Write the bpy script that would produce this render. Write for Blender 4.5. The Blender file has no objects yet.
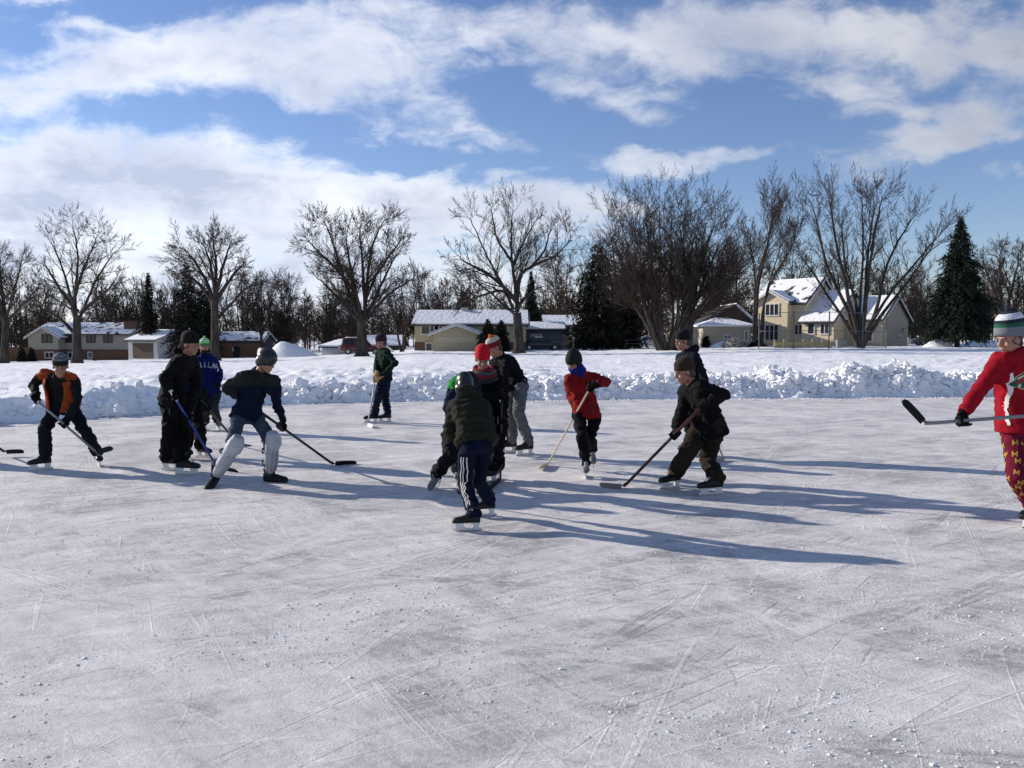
import bpy, math, random
import numpy as np
from mathutils import Vector, Matrix, noise
from mathutils.bvhtree import BVHTree
random.seed(7)
R = math.radians
S = bpy.context.scene
COL = S.collection
V = Vector
# ------------------------------------------------------------------ camera
F = 820.0; HC = 1.55; PITCH = math.atan(47/820.0)
cam_d = bpy.data.cameras.new('camera'); cam = bpy.data.objects.new('camera', cam_d); COL.objects.link(cam)
cam_d.sensor_width = 36; cam_d.lens = 36*F/1024; cam_d.clip_end = 6000; cam_d.clip_start = 0.05
cam.location = (0, 0, HC); cam.rotation_euler = (math.pi/2-PITCH, 0, 0)
S.camera = cam
def ray(px, py):
    x = (px-512)/F; y = 1.0; z = -(py-384)/F
    c, s = math.cos(PITCH), math.sin(PITCH)
    return V((x, y*c+z*s, -y*s+z*c))
def P(px, py, Y):
    d = ray(px, py); return V((0, 0, HC))+d*(Y/d.y)
def G(px, py, z=0.0):
    d = ray(px, py); return V((0, 0, HC))+d*((z-HC)/d.z)
# ------------------------------------------------------------------ materials
def mat(name, col, rough=0.8, var=0.0, vscale=5, bump=0.0, bscale=20, metal=0.0, spec=0.3, col2=None, detail=4, stretch=None, sheen=0):
    m = bpy.data.materials.new(name); m.use_nodes = True
    nt = m.node_tree; b = nt.nodes['Principled BSDF']
    b.inputs['Roughness'].default_value = rough; b.inputs['Metallic'].default_value = metal
    b.inputs['Specular IOR Level'].default_value = spec
    b.inputs['Base Color'].default_value = (*col, 1)
    tc = nt.nodes.new('ShaderNodeTexCoord'); mp = nt.nodes.new('ShaderNodeMapping')
    nt.links.new(tc.outputs['Object'], mp.inputs[0])
    if stretch: mp.inputs['Scale'].default_value = stretch
    if var > 0 or col2:
        n = nt.nodes.new('ShaderNodeTexNoise'); n.inputs['Scale'].default_value = vscale; n.inputs['Detail'].default_value = detail
        nt.links.new(mp.outputs[0], n.inputs['Vector'])
        r = nt.nodes.new('ShaderNodeValToRGB')
        c2 = col2 if col2 else [min(1, c*(1+var)) for c in col]
        c1 = col if col2 else [c*(1-var) for c in col]
        r.color_ramp.elements[0].position = .35; r.color_ramp.elements[1].position = .65
        r.color_ramp.elements[0].color = (*c1, 1); r.color_ramp.elements[1].color = (*c2, 1)
        nt.links.new(n.outputs['Fac'], r.inputs[0]); nt.links.new(r.outputs[0], b.inputs['Base Color'])
    if bump > 0:
        n = nt.nodes.new('ShaderNodeTexNoise'); n.inputs['Scale'].default_value = bscale; n.inputs['Detail'].default_value = 5
        nt.links.new(mp.outputs[0], n.inputs['Vector'])
        bp = nt.nodes.new('ShaderNodeBump'); bp.inputs['Strength'].default_value = bump; bp.inputs['Distance'].default_value = 1.0/bscale*.5
        nt.links.new(n.outputs['Fac'], bp.inputs['Height']); nt.links.new(bp.outputs[0], b.inputs['Normal'])
    return m
_mc = {}
def cloth(name, col, **k):
    if name not in _mc:
        _mc[name] = mat(name, col, rough=.9, var=.18, vscale=14, bump=.5, bscale=60, spec=.1, **k)
    return _mc[name]
M = dict(
 skin=mat('skin', (.36, .18, .125), .55, var=.08, vscale=20, spec=.35),
 lip=mat('lip', (.42, .16, .13), .5), hair=mat('hair', (.07, .04, .025), .7, bump=.6, bscale=90, stretch=(1, 1, .15)),
 eye=mat('eye_white', (.35, .33, .31), .5), iris=mat('iris', (.03, .02, .015), .2),
 steel=mat('steel', (.6, .6, .62), .25, metal=1.0), holder=mat('white_plastic', (.72, .72, .70), .4),
 boot=mat('black_boot', (.008, .008, .009), .5, var=.2, spec=.3), bootgrey=mat('grey_boot', (.16, .16, .155), .5, var=.15),
 lace=mat('lace', (.6, .6, .58), .8), wboot=mat('winter_boot', (.008, .008, .008), .7, var=.3),
 black=mat('black_tape', (.007, .007, .008), .8, var=.2, bump=.3, bscale=60), helmet=mat('helmet_shell', (.010, .011, .013), .33, spec=.5),
 padw=mat('pad_white', (.42, .43, .45), .6, var=.08), padg=mat('pad_grey', (.22, .23, .25), .7),
 wood=mat('pale_wood', (.72, .60, .42), .5, var=.12, vscale=8, stretch=(1, 1, 8)), carbon=mat('carbon_shaft', (.015, .015, .016), .4, spec=.4),
 greyshaft=mat('grey_shaft', (.20, .205, .215), .35), redshaft=mat('red_shaft', (.075, .022, .02), .4, var=.3, vscale=6), blueshaft=mat('blue_shaft', (.03, .07, .28), .4),
 whitetape=mat('white_tape', (.68, .68, .66), .8), greyblade=mat('grey_blade', (.25, .24, .23), .6, var=.2),
)
# ------------------------------------------------------------------ object helpers
def meta(o, label=None, cat=None, group=None, kind=None):
    if label: o['label'] = label
    if cat: o['category'] = cat
    if group: o['group'] = group
    if kind: o['kind'] = kind
    return o
def empty(name, loc, label, cat, group=None):
    o = bpy.data.objects.new(name, None); COL.objects.link(o); o.location = loc; o.empty_display_size = .2
    return meta(o, label, cat, group)
def mkobj(name, verts, faces, m, parent=None, smooth=True, mi=None, base=None):
    """verts in world metres; the child is placed at its thing's base"""
    if base is None:
        base = V((0, 0, 0))
        p = parent
        while p is not None:
            base = base+p.location; p = p.parent
    me = bpy.data.meshes.new(name)
    me.from_pydata([tuple(V(v)-base) for v in verts], [], faces)
    for mm in (m if isinstance(m, (list, tuple)) else [m]): me.materials.append(mm)
    if mi is not None: me.polygons.foreach_set('material_index', mi)
    if smooth: me.polygons.foreach_set('use_smooth', [True]*len(me.polygons))
    me.update()
    o = bpy.data.objects.new(name, me); COL.objects.link(o)
    if parent is not None: o.parent = parent
    else: o.location = base
    return o
class MB:
    def __init__(s): s.v = []; s.f = []
    def add(s, v, f):
        n = len(s.v); s.v += [V(a) for a in v]; s.f += [tuple(i+n for i in q) for q in f]
    def box(s, c, a, b, d):
        """centre c and three half-extent vectors"""
        c = V(c); a = V(a); b = V(b); d = V(d)
        vs = [c+a*i+b*j+d*k for i in (-1, 1) for j in (-1, 1) for k in (-1, 1)]
        fs = [(0, 1, 3, 2), (4, 6, 7, 5), (0, 4, 5, 1), (2, 3, 7, 6), (0, 2, 6, 4), (1, 5, 7, 3)]
        if a.cross(b).dot(d) < 0: fs = [q[::-1] for q in fs]
        s.add(vs, fs)
    def bx(s, x0, x1, y0, y1, z0, z1):
        s.box(((x0+x1)/2, (y0+y1)/2, (z0+z1)/2), ((x1-x0)/2, 0, 0), (0, (y1-y0)/2, 0), (0, 0, (z1-z0)/2))
    def prism(s, pts, off):
        """planar polygon pts extruded by off"""
        n = len(pts); pts = [V(p) for p in pts]; off = V(off)
        nn = V((0, 0, 0))
        for i in range(n): nn += pts[i].cross(pts[(i+1) % n])
        if nn.dot(off) > 0: pts = pts[::-1]
        s.add(pts+[p+off for p in pts], [tuple(range(n)), tuple(range(2*n-1, n-1, -1))]+[(i, i+n, (i+1) % n+n, (i+1) % n) for i in range(n)])
    def tube(s, pts, rad, n=8, cap=True):
        pts = [V(p) for p in pts]
        if not isinstance(rad, (list, tuple)): rad = [rad]*len(pts)
        rings = []; base = len(s.v); prev = None
        for i, p in enumerate(pts):
            t = (pts[min(i+1, len(pts)-1)]-pts[max(i-1, 0)])
            t = t.normalized() if t.length > 1e-9 else V((0, 0, 1))
            if prev is None: a = t.orthogonal().normalized()
            else:
                a = prev-t*prev.dot(t)
                a = a.normalized() if a.length > 1e-6 else t.orthogonal().normalized()
            prev = a; b = t.cross(a)
            for k in range(n):
                an = 2*math.pi*k/n; s.v.append(p+(a*math.cos(an)+b*math.sin(an))*rad[i])
        for i in range(len(pts)-1):
            for k in range(n):
                k2 = (k+1) % n
                s.f.append((base+i*n+k, base+i*n+k2, base+(i+1)*n+k2, base+(i+1)*n+k))
        if cap:
            s.f.append(tuple(base+k for k in range(n))[::-1]); s.f.append(tuple(base+(len(pts)-1)*n+k for k in range(n)))
    def loft(s, secs, n=20, power=2.0):
        """secs: (centre, axisA, axisB) with half-axes as vectors"""
        base = len(s.v)
        for c, a, b in secs:
            for k in range(n):
                an = 2*math.pi*k/n; ca, sa = math.cos(an), math.sin(an)
                e = 2.0/power
                ca = math.copysign(abs(ca)**e, ca); sa = math.copysign(abs(sa)**e, sa)
                s.v.append(V(c)+V(a)*ca+V(b)*sa)
        for i in range(len(secs)-1):
            for k in range(n):
                k2 = (k+1) % n
                s.f.append((base+i*n+k, base+i*n+k2, base+(i+1)*n+k2, base+(i+1)*n+k))
        s.f.append(tuple(base+k for k in range(n))[::-1]); s.f.append(tuple(base+(len(secs)-1)*n+k for k in range(n)))
    def ball(s, c, a, b, d, nu=14, nv=9):
        c = V(c); a = V(a); b = V(b); d = V(d); base = len(s.v)
        s.v.append(c+d)
        for j in range(1, nv):
            th = math.pi*j/nv
            for k in range(nu):
                ph = 2*math.pi*k/nu
                s.v.append(c+a*(math.sin(th)*math.cos(ph))+b*(math.sin(th)*math.sin(ph))+d*math.cos(th))
        s.v.append(c-d); last = len(s.v)-1
        for k in range(nu):
            s.f.append((base, base+1+k, base+1+(k+1) % nu))
            s.f.append((last, base+1+(nv-2)*nu+(k+1) % nu, base+1+(nv-2)*nu+k))
        for j in range(nv-2):
            for k in range(nu):
                o = base+1+j*nu
                s.f.append((o+k, o+nu+k, o+nu+(k+1) % nu, o+(k+1) % nu))
    def build(s, name, m, parent=None, smooth=False, mi=None, base=None): return mkobj(name, s.v, s.f, m, parent, smooth, mi, base)
    def remesh(s, name, m, parent, vox=.012, sm=3, disp=None, matfn=None):
        me = bpy.data.meshes.new('tmp'); me.from_pydata([tuple(v) for v in s.v], [], s.f)
        import bmesh
        bm = bmesh.new(); bm.from_mesh(me); 
        # consistent outward normals per closed piece
        bmesh.ops.recalc_face_normals(bm, faces=bm.faces); bm.to_mesh(me); bm.free()
        o = bpy.data.objects.new('tmp', me); COL.objects.link(o)
        rm = o.modifiers.new('r', 'REMESH'); rm.mode = 'VOXEL'; rm.voxel_size = vox; rm.use_smooth_shade = True
        sn = o.modifiers.new('s', 'SMOOTH'); sn.factor = .5; sn.iterations = sm
        dg = bpy.context.evaluated_depsgraph_get(); dg.update()
        me2 = bpy.data.meshes.new_from_object(o.evaluated_get(dg))
        nv = len(me2.vertices)
        co = np.empty(nv*3); me2.vertices.foreach_get('co', co); co = co.reshape(-1, 3)
        if disp:
            no = np.empty(nv*3); me2.vertices.foreach_get('normal', no); no = no.reshape(-1, 3)
            for i in range(nv):
                d = disp(V(co[i]), V(no[i]))
                co[i] += no[i]*d
        faces = [tuple(p.vertices) for p in me2.polygons]
        mi = None
        if matfn:
            mi = [matfn(V(co[list(f)].mean(axis=0))) for f in faces]
        bpy.data.objects.remove(o); bpy.data.meshes.remove(me); bpy.data.meshes.remove(me2)
        ob = mkobj(name, [V(c) for c in co], faces, m, parent, True, mi)
        ob['_w'] = 0; del ob['_w']
        s.bvh = BVHTree.FromPolygons([V(c) for c in co], faces)
        return ob
def lerp(a, b, t): return a+(b-a)*t
def folds(amp=.009, sc=7.0, seed=0, axis=None, quilt=None):
    off = V((seed*3.7, seed*1.3, seed*2.1))
    def f(p, n):
        q = V((p.x*sc, p.y*sc, p.z*sc*1.6))+off
        w = noise.noise(q*1.0+V((noise.noise(q*.7), noise.noise(q*.9+V((5, 5, 5))), 0))*1.2)
        d = max(-.007, amp*(1-abs(w)*3.2)*.8+amp*.5*noise.noise(q*2.6))
        if quilt:
            o, ax, step, a2 = quilt
            t = (p-o).dot(ax)/step
            d += a2*(abs(math.sin(t*math.pi))**.5-.6)
        return d
    return f
# ------------------------------------------------------------------ light and sky
SUN_EL = 20.5; SD = V((-.915, .405, 0)).normalized()*math.cos(R(SUN_EL))+V((0, 0, math.sin(R(SUN_EL))))
sl = bpy.data.lights.new('sun', 'SUN'); sl.energy = 4.7; sl.angle = R(.55); sl.color = (1.0, .92, .83)
so = bpy.data.objects.new('sun', sl); COL.objects.link(so); so.rotation_euler = (-SD).to_track_quat('-Z', 'Y').to_euler(); so.location = (-30, 10, 30)
w = bpy.data.worlds.new('World'); S.world = w; w.use_nodes = True; nt = w.node_tree; N_ = nt.nodes; L_ = nt.links
bg = N_['Background']; sky = N_.new('ShaderNodeTexSky'); sky.sky_type = 'NISHITA'; sky.sun_disc = False
sky.sun_elevation = R(SUN_EL); sky.sun_rotation = math.atan2(SD.x, SD.y); sky.air_density = 1.0; sky.dust_density = 0.0; sky.ozone_density = 1.6
def node(t, **k):
    n = N_.new(t)
    for a, b in k.items(): setattr(n, a, b)
    return n
def mth(op, a, b=None, c=None):
    n = node('ShaderNodeMath', operation=op)
    for i, x in enumerate((a, b, c)):
        if x is None: continue
        if isinstance(x, (int, float)): n.inputs[i].default_value = x
        else: L_.new(x, n.inputs[i])
    return n.outputs[0]
tc = node('ShaderNodeTexCoord'); sp = node('ShaderNodeSeparateXYZ'); L_.new(tc.outputs['Generated'], sp.inputs[0])
x, y, z = sp.outputs
ys = mth('MAXIMUM', y, .08)
u = mth('DIVIDE', x, ys); v = mth('DIVIDE', z, ys)      # tangent directions: compass and height
# warp the cloud outlines
cmb = node('ShaderNodeCombineXYZ'); zs = mth('MAXIMUM', mth('ADD', z, .10), .02)
L_.new(mth('DIVIDE', x, zs), cmb.inputs[0]); L_.new(mth('DIVIDE', y, zs), cmb.inputs[1])
def noise_n(vec, scale, detail=7, rough=.58, dist=0):
    n = node('ShaderNodeTexNoise'); n.inputs['Scale'].default_value = scale; n.inputs['Detail'].default_value = detail; n.inputs['Roughness'].default_value = rough; n.inputs['Distortion'].default_value = dist
    L_.new(vec, n.inputs['Vector']); return n.outputs['Fac']
cuv = node('ShaderNodeCombineXYZ'); L_.new(u, cuv.inputs[0]); L_.new(mth('MULTIPLY', v, 1.6), cuv.inputs[1])
wn = noise_n(cuv.outputs[0], 7, 5); wn2 = noise_n(cuv.outputs[0], 7.3, 5, dist=.5)
uw = mth('ADD', u, mth('MULTIPLY', mth('SUBTRACT', wn, .5), .16))
vw = mth('ADD', v, mth('MULTIPLY', mth('SUBTRACT', wn2, .5), .10))
def blob(px, py, rx, ry, ang=0, wgt=1.0):
    cx = (px-512)/F; cy = (337-py)/F; a = R(ang); ca, sa = math.cos(a), math.sin(a)
    du = mth('SUBTRACT', uw, cx); dv = mth('SUBTRACT', vw, cy)
    p = mth('DIVIDE', mth('ADD', mth('MULTIPLY', du, ca), mth('MULTIPLY', dv, sa)), rx/F)
    q = mth('DIVIDE', mth('SUBTRACT', mth('MULTIPLY', dv, ca), mth('MULTIPLY', du, sa)), ry/F)
    r2 = mth('ADD', mth('MULTIPLY', p, p), mth('MULTIPLY', q, q))
    return mth('MULTIPLY', mth('EXPONENT', mth('MULTIPLY', r2, -1.0)), wgt)
BL = [(60, 205, 190, 46, 0, 1.7), (230, 180, 95, 36, -8, 1.7), (330, 200, 70, 26, 0, .8), (40, 165, 90, 22, 0, .9), (330, 220, 140, 30, 0, 1.0), (480, 205, 120, 24, 0, 1.7), (120, 260, 420, 45, 0, 1.1), (560, 222, 90, 16, 0, .7),
      (110, 82, 120, 24, 8, .85), (260, 35, 110, 28, 5, 1.05), (240, 75, 150, 26, 0, .85), (350, 95, 140, 28, -14, .85), (440, 140, 80, 12, -8, .8), (400, 45, 120, 30, 0, .8),
      (520, 25, 110, 30, 0, .7), (660, 60, 140, 34, 0, .85), (760, 35, 160, 34, 0, .8), (620, 108, 90, 18, -10, .7), (900, 40, 170, 40, 0, .85), (1010, 65, 100, 30, 0, .8), (850, 108, 120, 22, -6, .7), (980, 110, 80, 14, 8, .5),
      (668, 163, 66, 15, 3, 1.6), (935, 148, 110, 18, 14, 1.2), (1005, 181, 60, 12, 0, .75), (92, 40, 50, 8, -10, .7), (60, 2, 40, 9, 0, .9), (800, 150, 60, 10, 6, .4), (250, 300, 460, 40, 0, 1.3), (850, 300, 380, 26, 0, .5), (-150, 150, 200, 150, 0, 1.2), (1300, 80, 220, 60, 0, .8)]
tot = None
for b in BL:
    r = blob(*b); tot = r if tot is None else mth('ADD', tot, r)
# soft-limit the sum
tot = mth('SUBTRACT', 1.0, mth('EXPONENT', mth('MULTIPLY', tot, -.98)))
det = noise_n(cuv.outputs[0], 12, 10, .62, .5); det3 = noise_n(cmb.outputs[0], 2.6, 8, .62, .4); det2 = noise_n(cmb.outputs[0], 1.1, 7, .6)
inf = mth('GREATER_THAN', y, .09)
other = mth('MULTIPLY', mth('SUBTRACT', 1.0, inf), mth('MULTIPLY', noise_n(cmb.outputs[0], .5, 5), .75))
cov = mth('ADD', mth('MULTIPLY', mth('MULTIPLY', tot, inf), 1.0), other)
d0 = mth('ADD', cov, mth('ADD', mth('MULTIPLY', mth('SUBTRACT', det, .5), .95), mth('ADD', mth('MULTIPLY', mth('SUBTRACT', det2, .5), .35), mth('MULTIPLY', mth('SUBTRACT', det3, .5), .75))))
mr = node('ShaderNodeMapRange'); mr.interpolation_type = 'SMOOTHSTEP'; L_.new(d0, mr.inputs[0]); mr.inputs[1].default_value = .30; mr.inputs[2].default_value = .90
dens = mr.outputs[0]
# cloud shade: thick middles and undersides are greyer
mr2 = node('ShaderNodeMapRange'); L_.new(mth('ADD', d0, mth('MULTIPLY', mth('SUBTRACT', noise_n(cuv.outputs[0], 5.5, 5, .5), .5), 1.5)), mr2.inputs[0]); mr2.inputs[1].default_value = .50; mr2.inputs[2].default_value = 1.15
# clouds brighten towards the sun's side
toward = mth('MULTIPLY', mth('SUBTRACT', .25, u), .55)
cr = node('ShaderNodeMixRGB'); L_.new(mr2.outputs[0], cr.inputs[0]); cr.inputs[1].default_value = (.86, .88, .93, 1); cr.inputs[2].default_value = (.44, .49, .62, 1)
cs = node('ShaderNodeMixRGB', blend_type='MULTIPLY'); cs.inputs[0].default_value = 1; L_.new(cr.outputs[0], cs.inputs[1])
br = mth('MINIMUM', mth('MAXIMUM', mth('ADD', .88, toward), .72), 1.15); cb = node('ShaderNodeCombineXYZ')
for i in range(3): L_.new(br, cb.inputs[i])
L_.new(cb.outputs[0], cs.inputs[2])
CLOUD_GAIN = 11.5
cg = node('ShaderNodeVectorMath', operation='SCALE'); L_.new(cs.outputs[0], cg.inputs[0]); cg.inputs['Scale'].default_value = CLOUD_GAIN
mx = node('ShaderNodeMixRGB'); L_.new(mth('MULTIPLY', dens, .93), mx.inputs[0])
hs = node('ShaderNodeHueSaturation'); hs.inputs['Saturation'].default_value = 1.0; hs.inputs['Value'].default_value = 1.0; L_.new(sky.outputs[0], hs.inputs['Color'])
tn = node('ShaderNodeMixRGB', blend_type='MULTIPLY'); tn.inputs[0].default_value = 1; L_.new(hs.outputs[0], tn.inputs[1]); tn.inputs[2].default_value = (1.0, 1.05, 1.34, 1); L_.new(tn.outputs[0], mx.inputs[1]); L_.new(cg.outputs[0], mx.inputs[2]); L_.new(mx.outputs[0], bg.inputs['Color'])
bg.inputs['Strength'].default_value = .082
S.view_settings.view_transform = 'Standard'; S.view_settings.look = 'None'; S.view_settings.exposure = .27; S.view_settings.gamma = 1
# ------------------------------------------------------------------ people
def solve_mid(px, py, A, B, L1, L2, Y0, pref):
    best = None
    for i in range(-60, 61):
        Y = Y0+i*.012; k = P(px, py, Y)
        e = ((k-A).length-L1)**2+((k-B).length-L2)**2+.03*(Y-Y0-pref)**2
        if best is None or e < best[0]: best = (e, k)
    return best[1]
def seg(mb, a, b, ra, rb, n=12, ea=True, steps=4, bulge=0.0):
    mb.tube([lerp(a, b, i/steps) for i in range(steps+1)], [lerp(ra, rb, i/steps)*(1+bulge*math.sin(math.pi*i/steps)) for i in range(steps+1)], n)
def ball(mb, c, r): mb.ball(c, (r, 0, 0), (0, r, 0), (0, 0, r), 12, 8)
def hand(mb, W, Gp, u, side, k, fat=1.0, gauntlet=0):
    """palm, four fingers wound round the shaft at Gp (axis u), thumb from the side of the palm"""
    a = W-Gp; a = a-u*a.dot(u)
    a = a.normalized() if a.length > 1e-4 else u.orthogonal().normalized()
    b = u.cross(a)*side
    kn = Gp+a*.036*k
    # palm
    w = .040*k*fat
    mb.loft([(W, u*.028*k*fat, b*.024*k*fat), (lerp(W, kn, .45), u*w, b*.021*k*fat), (kn+b*.004, u*w, b*.018*k*fat)], 12)
    mb.ball(kn, u*w, b*.02*fat, a*.02*fat, 10, 7)
    ln = [.86, .97, 1.0, .92]
    for i in range(4):
        o = (i-1.5)*.0215*k*fat; rr = .033*k*(.6+.4*fat)
        pts = []
        for t in (5, 50, 100, 150, 205):
            t = R(t*ln[i]); pts.append(Gp+u*o+(a*math.cos(t)+b*math.sin(t))*rr)
        mb.tube(pts, [.0125*fat, .012*fat, .0115*fat, .0105*fat, .0085*fat], 7)
        ball(mb, pts[-1], .0085*fat)
    tp = [lerp(W, kn, .4)+u*.030*k-b*.008]
    for t in (-35, -85, -130): tp.append(Gp+u*(.038*k)+(a*math.cos(R(t))+b*math.sin(R(t)))*.032*k)
    mb.tube(tp, [.016*fat, .0145*fat, .013*fat, .010*fat], 7); ball(mb, tp[-1], .010*fat)
def openhand(mb, W, d, lat, k, fat=1.0):
    """relaxed hand hanging along d"""
    d = d.normalized(); lat = (lat-d*lat.dot(d)).normalized(); n = d.cross(lat)
    mb.loft([(W, lat*.028*fat, n*.02*fat), (W+d*.05*k, lat*.042*fat, n*.017*fat), (W+d*.09*k, lat*.042*fat, n*.015*fat)], 12)
    for i, L in enumerate((.065, .075, .07, .055)):
        p0 = W+d*.085*k+lat*(i-1.5)*.021*fat
        p1 = p0+d*L*.45*k+n*.006; p2 = p0+d*L*.75*k+n*.02; p3 = p0+d*L*.9*k+n*.036
        mb.tube([p0, p1, p2, p3], [.0115*fat, .011*fat, .010*fat, .008*fat], 7)
    t0 = W+d*.03*k-lat*.03*fat
    mb.tube([t0, t0+d*.03*k-lat*.022, t0+d*.06*k-lat*.026+n*.008], [.015*fat, .013*fat, .010*fat], 7)
class Head:
    def __init__(s, C, yaw, pitch, k, roll=0):
        y = R(yaw); p = R(pitch)
        s.f = V((math.sin(y)*math.cos(p), -math.cos(y)*math.cos(p), -math.sin(p)))
        s.r = s.f.cross(V((0, 0, 1))).normalized(); s.u = s.r.cross(s.f)
        if roll:
            q = Matrix.Rotation(R(roll), 3, s.f); s.r = q @ s.r; s.u = q @ s.u
        s.C = C; s.k = k
    def w(s, x, y, z): return s.C+(s.r*x+s.f*y+s.u*z)*s.k
    def ell(s, mb, c, rad, nu=14, nv=9):
        mb.ball(s.w(*c), s.r*rad[0]*s.k, s.f*rad[1]*s.k, s.u*rad[2]*s.k, nu, nv)
    def local(s, p):
        d = (p-s.C)/s.k; return V((d.dot(s.r), d.dot(s.f), d.dot(s.u)))
def head_geo(mb, h):
    for c, r in [((0, -.01, .03), (.077, .098, .095)), ((0, .022, -.045), (.061, .072, .075)), ((0, .066, -.098), (.027, .024, .02)),
                 ((0, .106, -.022), (.014, .02, .02)), ((0, .094, .004), (.010, .016, .028)), ((0, .078, .032), (.052, .02, .012)),
                 ((.038, .068, -.03), (.024, .022, .022)), ((-.038, .068, -.03), (.024, .022, .022)), ((0, .09, -.06), (.024, .012, .008)), ((0, .088, -.071), (.02, .011, .007)),
                 ((.079, -.005, -.012), (.010, .02, .032)), ((-.079, -.005, -.012), (.010, .02, .032))]:
        h.ell(mb, c, r, 16, 12)
def beanie(person, h, mats, bands=None, pom=None, low=.006, puff=1.0, top=.162, name='beanie'):
    """knitted dome with a turned-up cuff, in head space"""
    mb = MB(); secs = []
    prof = [(low-.002, 1.04), (low+.02, 1.06), (low+.046, 1.06), (low+.05, 1.02), (low+.075, 1.02), (low+.095, .97), (low+.112, .86), (low+.126, .66), (low+.136, .40), (low+.141, .13)]
    for z, s in prof:
        z2 = low+(z-low)*(top-low)/.14
        tilt = .022*(1-(z-low)/.14)
        secs.append((h.w(0, -.01-(z2-low)*.12, z2), h.r*.087*s*puff*h.k, (h.f*.109+h.u*tilt)*s*puff*h.k))
    n = 26; base = 0
    mb.loft(secs, n)
    mi = []
    for i in range(len(secs)-1):
        for k in range(n): mi.append(bands[min(i, len(bands)-1)] if bands else 0)
    mi += [0, bands[-1] if bands else 0]
    hat = mb.build(name, mats, person, True, mi)
    hb = MB(); h.ell(hb, (0, -.022, .012), (.082, .094, .085)); h.ell(hb, (0, -.055, -.045), (.066, .055, .05))
    hb.remesh('hair', M['hair'], person, .008, 1, folds(.003, 40, 2))
    sub = hat.modifiers.new('s', 'SUBSURF'); sub.levels = sub.render_levels = 1
    if pom:
        pb = MB(); c = h.w(0, -.02, top+.012*puff)
        rr = .03*h.k
        for i in range(260):
            d = V((random.gauss(0, 1), random.gauss(0, 1), random.gauss(0, 1))).normalized()
            t = d.orthogonal().normalized()*.004
            pb.add([c+d*.006-t, c+d*.006+t, c+d*rr*random.uniform(.8, 1.15)], [(0, 1, 2)])
        pb.ball(c, (rr*.75, 0, 0), (0, rr*.75, 0), (0, 0, rr*.75), 12, 8)
        pb.build('pompom', pom, hat, True)
    return hat
def helmet(person, h):
    mb = MB()
    h.ell(mb, (0, -.008, .045), (.102, .128, .105), 20, 14)
    # side guards and nape
    for sx in (-1, 1):
        h.ell(mb, (sx*.086, -.03, -.01), (.018, .055, .06))
    h.ell(mb, (0, -.085, -.01), (.075, .038, .055))
    for x in (-.045, 0, .045): h.ell(mb, (x, -.02, .075), (.012, .12, .085))
    # forehead brim
    h.ell(mb, (0, .075, .055), (.075, .05, .018))
    def cut(p, n):
        return 0
    hel = mb.remesh('helmet', M['helmet'], person, .008, 2)
    st = MB()
    st.tube([h.w(-.083, .01, -.02), h.w(-.07, .03, -.09), h.w(-.02, .062, -.125), h.w(.02, .062, -.125), h.w(.07, .03, -.09), h.w(.083, .01, -.02)], .006*h.k, 6)
    st.build('chin_strap', M['black'], hel, True)
    vt = MB()
    for sx in (-1, 1):
        for y in (-.05, .0, .05):
            h.ell(vt, (sx*.088, y, .09), (.008, .018, .006), 8, 5)
    vt.build('vent', M['black'], hel, True)
    return hel
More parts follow.
